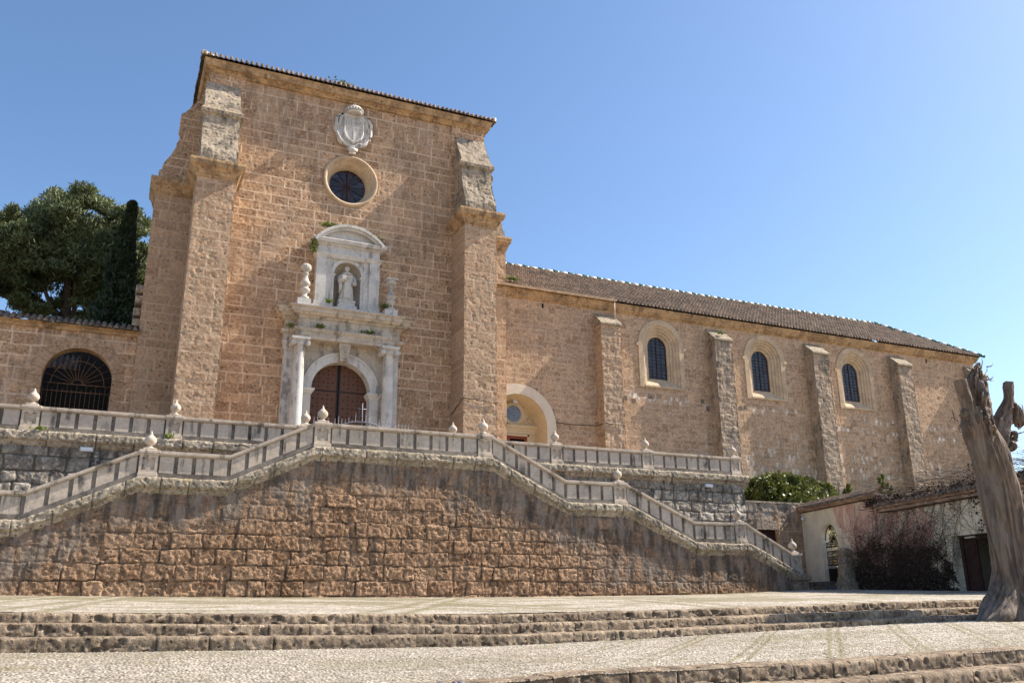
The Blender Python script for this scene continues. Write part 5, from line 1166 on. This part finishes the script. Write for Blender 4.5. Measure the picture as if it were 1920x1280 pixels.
# ================================================================== dead tree trunk at the right edge
def bark_mat():
    m, nt, bs = mat_new('weathered_dead_wood'); P_ = pos(nt)
    a = noise(nt, P_, 1.0, 7, .65, .6, (6, 6, .45)); c = noise(nt, P_, 1.0, 5, .6, .4, (26, 26, 1.2)); d = noise(nt, P_, 1.4, 4)
    x = mixc(nt, ramp(nt, a, .38, .62), (.11, .072, .047), (.25, .172, .115)); x = mixc(nt, math_(nt, 'MULTIPLY', ramp(nt, c, .50, .36), .6), x, (.045, .03, .02))
    x = mixc(nt, ramp(nt, d, .45, .65), x, mixc(nt, .5, x, (.20, .17, .15))); st = attr(nt, 'stain'); x = mixc(nt, st, x, (.045, .030, .022))
    nt.links.new(x, bs.inputs['Base Color']); bs.inputs['Roughness'].default_value = .85
    bp = nt.nodes.new('ShaderNodeBump'); bp.inputs['Strength'].default_value = .9; bp.inputs['Distance'].default_value = .02
    nt.links.new(math_(nt, 'ADD', a, math_(nt, 'MULTIPLY', c, .6)), bp.inputs['Height']); nt.links.new(bp.outputs[0], bs.inputs['Normal']); return m
M['bark'] = bark_mat()
def limb(path, rad, seed, n=64, m=60, ridge=.10, flare=0.0, knob=0.0, knots=(), cut=True, burl=.12, stain_lo=None):
    path = np.array(path, float); rad = np.array(rad, float); t = np.concatenate([[0], np.cumsum(np.linalg.norm(np.diff(path, axis=0), axis=1))]); T = np.linspace(0, t[-1], m)
    # smooth (Catmull-like) interpolation
    def ci(y):
        g = np.gradient(y, t); i = np.clip(np.searchsorted(t, T, side='right') - 1, 0, len(t) - 2); h = t[i + 1] - t[i]; u = (T - t[i]) / h
        return (2 * u ** 3 - 3 * u ** 2 + 1) * y[i] + (u ** 3 - 2 * u ** 2 + u) * h * g[i] + (-2 * u ** 3 + 3 * u ** 2) * y[i + 1] + (u ** 3 - u ** 2) * h * g[i + 1]
    C = np.stack([ci(path[:, k]) for k in range(3)], 1); Rr = np.maximum(ci(rad), .015)
    d = np.gradient(C, axis=0); d /= np.linalg.norm(d, axis=1)[:, None]; ref = np.array([0.3, 1, .1]); a = np.cross(d, ref); a /= np.linalg.norm(a, axis=1)[:, None]; bb = np.cross(d, a)
    th = np.linspace(0, 2 * np.pi, n, endpoint=False); TH, TT = np.meshgrid(th, T)
    cx_, sx_ = np.cos(TH), np.sin(TH)
    w = 1 + ridge * 1.6 * fbm(cx_ * 2.6 + TT * .12 + 3, sx_ * 2.6 + TT * .05, seed, 4) + burl * fbm(cx_ * 1.5 + 9, sx_ * 1.5 + TT * 1.3, seed + 7, 4) + .05 * fbm(cx_ * 9, sx_ * 9 + TT * .8, seed + 3, 2)
    if knob: w = w + knob * (.45 - 2.2 * np.abs(fbm(cx_ * 2.2 + 5, sx_ * 2.2 + TT * 2.6, seed + 50, 3)))
    if flare: w = w + flare * np.exp(-TT / .32) * (.55 + 1.1 * np.maximum(0, np.sin(TH * 3 + 1.0 + .6 * np.sin(TH))) ** 1.2) + .22 * np.exp(-TT / .9) * np.maximum(0, np.sin(TH * 3 + 1.0))
    RR = Rr[:, None] * w
    co = C[:, None] + RR[..., None] * (cx_[..., None] * a[:, None] + sx_[..., None] * bb[:, None])
    st = sst(.08, .45, fbm(cx_ * 2 + 4, sx_ * 2 + TT * .9, seed + 30, 4) - .12) * (.8 if burl > .15 else .25)
    idx = np.arange(m * n).reshape(m, n); q = np.stack([idx[:-1], np.roll(idx, -1, 1)[:-1], np.roll(idx, -1, 1)[1:], idx[1:]], -1).reshape(-1, 4)
    pts = co.reshape(-1, 3); stf = st.ravel()
    if cut:   # close the sawn end
        c0 = C[-1] + d[-1] * .01; k = len(pts); pts = np.vstack([pts, c0[None]]); stf = np.append(stf, .0)
        q = np.vstack([q, np.stack([idx[-1], np.roll(idx[-1], -1), np.full(n, k), np.full(n, k)], 1)[:, [0, 1, 2, 2]]]) if False else q
        ring = (C[-1] + (co[-1] - C[-1]) * .02); base = len(pts); pts = np.vstack([pts, ring + d[-1] * .015]); stf = np.append(stf, np.zeros(n))
        r2 = np.arange(base, base + n); q = np.vstack([q, np.stack([idx[-1], np.roll(idx[-1], -1), np.roll(r2, -1), r2], 1)])
    return pts, q, stf
dt = empty('dead_tree', (18.6, 13.8, -.45), 'thick bare dead tree trunk with sawn stubs at the right edge', 'tree')
def put(name, specs, par):
    co = []; q = []; st = []; b0 = 0
    for sp in specs:
        c, f, s_ = limb(**sp); co.append(c); q.append(f + b0); st.append(s_); b0 += len(c)
    st = np.concatenate(st); return nmesh(name, np.concatenate(co), np.concatenate(q), M['bark'], par, {'stain': st, 'stone': st * 0, 'mortar': st * 0})
TY = 13.8
put('trunk', [dict(path=[(18.50, TY, -.75), (18.52, TY, -.2), (18.62, TY, .5), (18.66, TY, 1.3), (18.66, TY, 2.1), (18.58, TY, 2.9), (18.43, TY, 3.5), (18.27, TY, 3.95), (18.2, TY, 4.35)], rad=[.56, .50, .39, .37, .38, .38, .37, .33, .22], seed=2, n=170, m=280, ridge=.24, flare=1.05, burl=.16, knob=.05, cut=True),
    dict(path=[(18.45, TY, 3.3), (18.46, TY, 4.0), (18.45, TY, 4.5), (18.52, TY, 4.95), (18.62, TY, 5.2), (18.76, TY, 5.50)], rad=[.28, .28, .25, .19, .12, .03], seed=5, n=120, m=170, ridge=.4, burl=.5, knob=.55)], dt)
put('sawn_stub', [dict(path=[(18.15, TY, 3.9), (17.98, TY - .1, 4.35), (17.88, TY - .12, 4.7), (17.84, TY - .12, 4.96)], rad=[.17, .13, .135, .14], seed=8, n=60, m=70, ridge=.2, burl=.2, knob=.12)], dt)
put('sawn_stub', [dict(path=[(18.75, TY, 3.3), (19.0, TY, 3.75), (19.20, TY, 4.05), (19.40, TY, 4.35), (19.52, TY - .05, 4.65), (19.62, TY - .05, 5.08)], rad=[.22, .20, .17, .15, .10, .105], seed=12, n=80, m=120, ridge=.25, burl=.4, knob=.25)], dt)
for (bx, by, bz, br, sd_) in ((18.2, -.22, 4.05, .12, 61), (18.45, -.20, 4.5, .12, 62), (18.62, -.10, 4.9, .11, 63), (17.9, -.06, 4.2, .07, 64), (19.62, 0, 4.34, .19, 66), (19.88, 0, 4.22, .14, 67), (19.50, 0, 3.74, .10, 68), (19.25, -.08, 3.5, .10, 69), (17.74, -.12, 3.92, .05, 71)):
    put('burl', [dict(path=[(bx - .10, TY + by + .05, bz - br * 1.5), (bx - .02, TY + by, bz - br * .5), (bx + .03, TY + by + .02, bz + br * .5), (bx + .10, TY + by + .06, bz + br * 1.5)], rad=[.03, br * .85, br * .75, .02], seed=sd_, n=70, m=70, ridge=.9, burl=1.3, knob=.9, cut=False)], dt)
put('root_flare', [dict(path=[(18.9, TY, -.3), (19.05, TY - .15, .5), (19.2, TY - .2, 1.3), (19.15, TY - .15, 2.2), (19.0, TY, 3.0)], rad=[.22, .15, .12, .10, .05], seed=36, n=40, m=90, ridge=.35, burl=.4),
    dict(path=[(18.45, TY, .4), (18.1, TY - .05, .0), (17.75, TY - .1, -.32), (17.3, TY - .1, -.62)], rad=[.16, .24, .26, .14], seed=41, n=70, m=90, ridge=.7, burl=.7),
    dict(path=[(18.6, TY - .2, .2), (18.5, TY - .55, -.2), (18.4, TY - .8, -.55)], rad=[.28, .22, .10], seed=44, n=50, m=50, ridge=.35, burl=.4)], dt)
rnd = random.Random(6)
for i in range(60):
    b = MB()
    c = rnd.choice([(18.3, 4.4), (18.6, 5.2), (18.65, 5.35), (19.55, 4.45), (19.9, 4.15), (19.55, 3.8), (18.1, 4.2), (17.7, 3.95), (18.45, 5.0)]); a = rnd.uniform(0, 6.28); l = rnd.uniform(.10, .32)
    p0 = (c[0] + .12 * math.cos(a), TY + rnd.uniform(-.25, .05), c[1] + .12 * math.sin(a)); b.tube([p0, (p0[0] + l * .6 * math.cos(a), p0[1] - .03, p0[2] + l * math.sin(a) * .8), (p0[0] + l * math.cos(a + .4), p0[1] - .05, p0[2] + l * math.sin(a + .4))], [.016, .011, .003], 4)
    b.build('splinter', M['bark'], dt)

# ================================================================== ground
def gz(X, Y):
    """heights of the sloping courtyard (two levels, the steps are built apart)"""
    lo0 = np.interp(X, [-20, 3.8, 4.7, 7.9, 11.2, 20, 40], [-.78, -.73, -.69, -.69, -.62, -.55, -.4]); lo1 = np.interp(X, [-20, -1.15, 2.2, 6.1, 8.9, 11.85, 15.24, 17.55, 22, 40], [-.50, -.57, -.62, -.67, -.62, -.54, -.45, -.42, -.38, -.25])
    up0 = np.interp(X, [-20, -1.3, 2.3, 6.45, 9.5, 12.6, 16.2, 18.65, 25, 40], [.05, -.06, -.12, -.175, -.15, -.10, -.03, 0, .05, .15]); up1 = np.interp(X, [-20, -3.2, 5.4, 16.3, 24.3, 29, 32.1, 45], [.55, .43, .32, .28, .34, .43, .55, .7])
    t = np.clip((Y - 8.3) / 5.8, 0, 1.4); lo = lo0 * (1 - t) + lo1 * t
    s_ = np.clip((Y - 14.9) / 21.1, 0, 1.2); up = up0 * (1 - s_) + up1 * s_
    return lo, up
def step_edge(k, X):      # z of the three step tops (k = 0 top)
    return np.interp(X, [-20, -1.2, 2.2, 6.3, 9.2, 12.3, 15.8, 18.3, 40], [[.05, -.06, -.12, -.175, -.15, -.10, -.03, 0, .15], [-.12, -.20, -.27, -.335, -.31, -.25, -.195, -.155, -.05], [-.30, -.38, -.44, -.49, -.47, -.41, -.34, -.30, -.2]][k])
class Cobble(Masonry):
    def __call__(s, u, v):
        hh, sid, mo = Masonry.__call__(s, u, v)
        k = np.mod(v + .10 * vn(u * .5, v * .8, 3) + .03 * vn(u * 4, v * 3, 8), .40 if s.seed == 7 else 1.1); w = .032 if s.seed == 7 else .07
        ln = np.exp(-((k - .2) / w) ** 2) * sst(-.34, .0, vn(u * 1.1, v * 2.5, 31))
        return hh - .012 * ln, sid, np.maximum(mo, ln)
def cobble_field(name, x0, x1, y0, y1, zf, step, vstep, rowh, stw, stain, mat, seed, rd, dep):
    ms = Cobble(seed, x1 - x0, y1 - y0, rowh, stw, jw=.009, depth=dep, proud=dep * .35, rough=.002, rs=9, round_=rd, pit=0, wob=.012, rowwave=.10)
    def pf(uu, vv, hh):
        X = x0 + uu; Y = y0 + vv; return np.stack([X, Y, zf(X, Y) + hh + .012 * fbm(X * .5, Y * .6, 3, 3)], -1)
    o = relief(name, (0, 0, 0), (1, 0, 0), (0, 1, 0), x1 - x0, y1 - y0, ms, mat, None, step, pf=pf, vstep=vstep, stain=stain)
    return tag(o, kind='structure')
def cob_mat(name, vs_, dk=1.0):
    m, nt, bs = mat_new(name); P_ = pos(nt); s = attr(nt, 'stone'); mo = attr(nt, 'mortar'); st = attr(nt, 'stain')
    n1 = noise(nt, P_, .7, 5); n2 = noise(nt, P_, 4, 4); n3 = noise(nt, P_, 40, 3)
    vo = nt.nodes.new('ShaderNodeTexVoronoi'); vo.inputs['Scale'].default_value = vs_; mp = nt.nodes.new('ShaderNodeMapping'); mp.inputs['Scale'].default_value = (1, 1.5, .2); nt.links.new(P_, mp.inputs[0]); nt.links.new(mp.outputs[0], vo.inputs['Vector'])
    vd = vo.outputs['Distance']; vc = nt.nodes.new('ShaderNodeSeparateColor'); nt.links.new(vo.outputs['Color'], vc.inputs[0])
    x = mixc(nt, vc.outputs[0], tuple(dk * k for k in (.42, .36, .285)), tuple(dk * k for k in (.70, .62, .51))); x = mixc(nt, math_(nt, 'MULTIPLY', s, .35), x, (.50, .44, .37))
    x = mixc(nt, ramp(nt, n1, .45, .7), x, mixc(nt, .35, x, (.45, .36, .28)))
    gap = math_(nt, 'MULTIPLY', ramp(nt, vd, .42, .62), .7); x = mixc(nt, gap, x, (.24, .20, .15))
    x = mixc(nt, math_(nt, 'MULTIPLY', mo, math_(nt, 'MULTIPLY', ramp(nt, n2, .2, .5), .95)), x, (.13, .11, .075))
    n5 = noise(nt, P_, 1.0, 4, .6, .15, (.9, 10, .5)); x = mixc(nt, math_(nt, 'MULTIPLY', ramp(nt, n5, .56, .68), .7), x, (.17, .14, .10))
    n6 = noise(nt, P_, 1.0, 5, .65, .2, (.25, .5, .5)); x = mixc(nt, math_(nt, 'MULTIPLY', ramp(nt, n6, .47, .60), .75), x, mixc(nt, .6, x, (.20, .165, .10)))
    x = mixc(nt, math_(nt, 'MULTIPLY', st, ramp(nt, n2, .25, .45)), x, (.19, .16, .085))
    nt.links.new(x, bs.inputs['Base Color']); bs.inputs['Roughness'].default_value = .8
    bp = nt.nodes.new('ShaderNodeBump'); bp.inputs['Strength'].default_value = 1.0; bp.inputs['Distance'].default_value = .02
    nt.links.new(math_(nt, 'SUBTRACT', math_(nt, 'MULTIPLY', n3, .3), vd), bp.inputs['Height']); nt.links.new(bp.outputs[0], bs.inputs['Normal']); return m
M['cob'] = cob_mat('pebble_paving', 24)
M['cobf'] = cob_mat('pebble_paving_far', 15, .88)
# mossy pattern lines in the lower paving: parallel strips running away at 44 degrees
LD = np.array([math.sin(R(44)), math.cos(R(44))])
def lstain(u, v):
    X = -6 + u; Y = 8.3 + v; c = X * LD[1] - Y * LD[0]; k = np.mod(c + .35 + .03 * vn(X * 2, Y * 2, 3), 1.12)
    l = np.exp(-((k - .20) / .035) ** 2) + np.exp(-((k - .36) / .035) ** 2); l = l * sst(4.0, 8.0, X) * sst(.0, .5, v) * .95
    g = sst(.15, .5, fbm(X * .35, Y * .5, 13, 4)) * .55 + sst(.1, .5, fbm(X * 1.2, Y * 3.5, 14, 3)) * .3
    return np.clip(l + g, 0, 1)
cobble_field('lower_paving', -6, 24, 8.3, 14.13, lambda X, Y: gz(X, Y)[0], .022, .014, (.085, .13), (.028, .055), lstain, M['cob'], 7, .016, .016)
def ustain(u, v):
    X = -10 + u; Y = 14.9 + v; g = sst(.12, .3, fbm(X * .22, Y * .20, 23, 4)) * .8
    for (px, py, qx, qy) in ((-3.1, 15, -1.1, 36), (-1.2, 15, .9, 36), (7.5, 15, 2.5, 36), (12, 15, 20, 36), (3.5, 26, 24, 25), (16, 15, 27, 36), (22, 15, 34, 36), (4.5, 15, 14, 36), (9, 15, 9.5, 36)):
        d = np.abs((X - px) * (qy - py) - (Y - py) * (qx - px)) / math.hypot(qx - px, qy - py); g = g * (1 - np.exp(-(d / .16) ** 2)) + .95 * np.exp(-((d - .35) / .16) ** 2)
    for (cx_, cy_) in ((9.5, 21), (19, 21), (28, 22), (1, 20), (14, 29), (24, 30), (4, 30)):
        d = np.hypot(X - cx_, (Y - cy_) * .8); g = g + .75 * sum(np.exp(-((d - r_) / .22) ** 2) for r_ in (1.4, 3.0)) * sst(-.2, .1, vn(X * .7, Y * .7, 5))
    return np.clip(g, 0, 1)
cobble_field('upper_paving', -10, 40, 15.2, 36.3, lambda X, Y: gz(X, Y)[1], .07, .06, (.20, .34), (.2, .4), ustain, M['cobf'], 9, .05, .012)
cobble_field('side_paving', 30, 42, 14.9, 42.3, lambda X, Y: gz(X, Y)[1] - .02, .15, .15, (.16, .24), (.2, .4), lambda u, v: 0 * u, M['cobf'], 10, .05, .012)

def step_course(name, x0, x1, yf, ztop, hfun, depth, seed, stw=(.55, 1.35), step=.022, lip=.015):
    """one stone step: riser, worn nosing and tread as a swept relief"""
    ms = Masonry(seed, x1 - x0 + 3, 8, (8, 8.1), stw, jw=.010, depth=.022, proud=.010, rough=.008, rs=16, round_=.014, pit=.05, pits=9.0, wob=.03)
    V = np.array([(.0, -1.0), (.0, -.12), (-.0, -.035), (.012, -.012), (.035, .0), (depth, .0)])   # (y, z) ; the riser part is scaled by the height
    L = np.array([0, .14, .20, .225, .25, .25 + depth * .6])
    def pf(uu, vv, hh):
        x = x0 + uu; y = np.interp(vv, L, V[:, 0]); zz_ = np.interp(vv, L, V[:, 1]); Hh = hfun(x)
        z = np.where(zz_ < -.12, -.12 - (zz_ + .12) / (-.88) * (Hh - .12), zz_)
        ry = np.interp(vv, [0, .19, .24, .5], [1, 1, .3, 0]); rz = 1 - ry
        wave = .03 * vn(x * .35, 0 * x, seed) + .012 * vn(x * 1.7, 0 * x, seed + 1)
        return np.stack([x, yf + y - hh * ry * 1.0 + wave, ztop(x) + z + hh * rz * .6 + .012 * vn(x * .8, 0 * x, seed + 2)], -1)
    return relief(name, (0, 0, 0), (1, 0, 0), (0, 0, 1), x1 - x0, L[-1], ms, M['step'], None, step, pf=pf, uv0=(0, 3.5), vstep=.016)
def joinstruct(objs, name):
    o = join(objs, name); return tag(o, kind='structure')
S = []
for k, yf in enumerate((14.9, 14.5, 14.1)):
    S.append(step_course('st', -6, 24, yf, lambda X, k=k: step_edge(k, X), (lambda X, k=k: (step_edge(k, X) - step_edge(k + 1, X) + .03) if k < 2 else step_edge(2, X) - gz(X, 14.1)[0] + .04), .46, 200 + k))
joinstruct(S, 'courtyard_steps')
S = []
for k in range(4):
    S.append(step_course('st', 1.5, 22, 8.3 - .33 * k, lambda X, k=k: gz(X, 8.3 + 0 * X)[0] + .012 - .175 * k, lambda X: .19 + 0 * X, .42, 300 + k, stw=(.5, 1.2), step=.016))
joinstruct(S, 'foreground_steps')
# dark edging cobbles left of the foreground steps
b = MB(); rnd = random.Random(3); x = -5.0
while x < 3.2:
    w = rnd.uniform(.06, .15); z = float(gz(x, 8.2)[0]); r_ = w * .5
    b.loft([[(x + r_ * q * math.cos(2 * math.pi * k / 12), 8.22 + .05 * q * math.sin(2 * math.pi * k / 12), z - .06 + h) for k in range(12)] for q, h in ((.9, 0), (1, .05), (.8, .085), (.35, .1))], True, True, True); x += w * .98
e = b.build('edging_cobbles', simple('dark_cobble', (.16, .155, .16), .6, var=.35, scale=5)); tag(e, kind='structure')
def flat(name, x0, x1, y0, y1, z0, mat): return slab(name, x0, x1, y0, y1, z0, mat)
flat('path', -6, 1.6, 3.0, 8.25, -.86, M['cob']); flat('path', 1.4, 22, -12, 7.35, -1.42, M['cob'])
flat('path', -40, 1.5, -12, 3.1, -1.0, M['cob'])
flat('ground', -2500, 2500, -2500, 2500, -1.6, M['sand'])
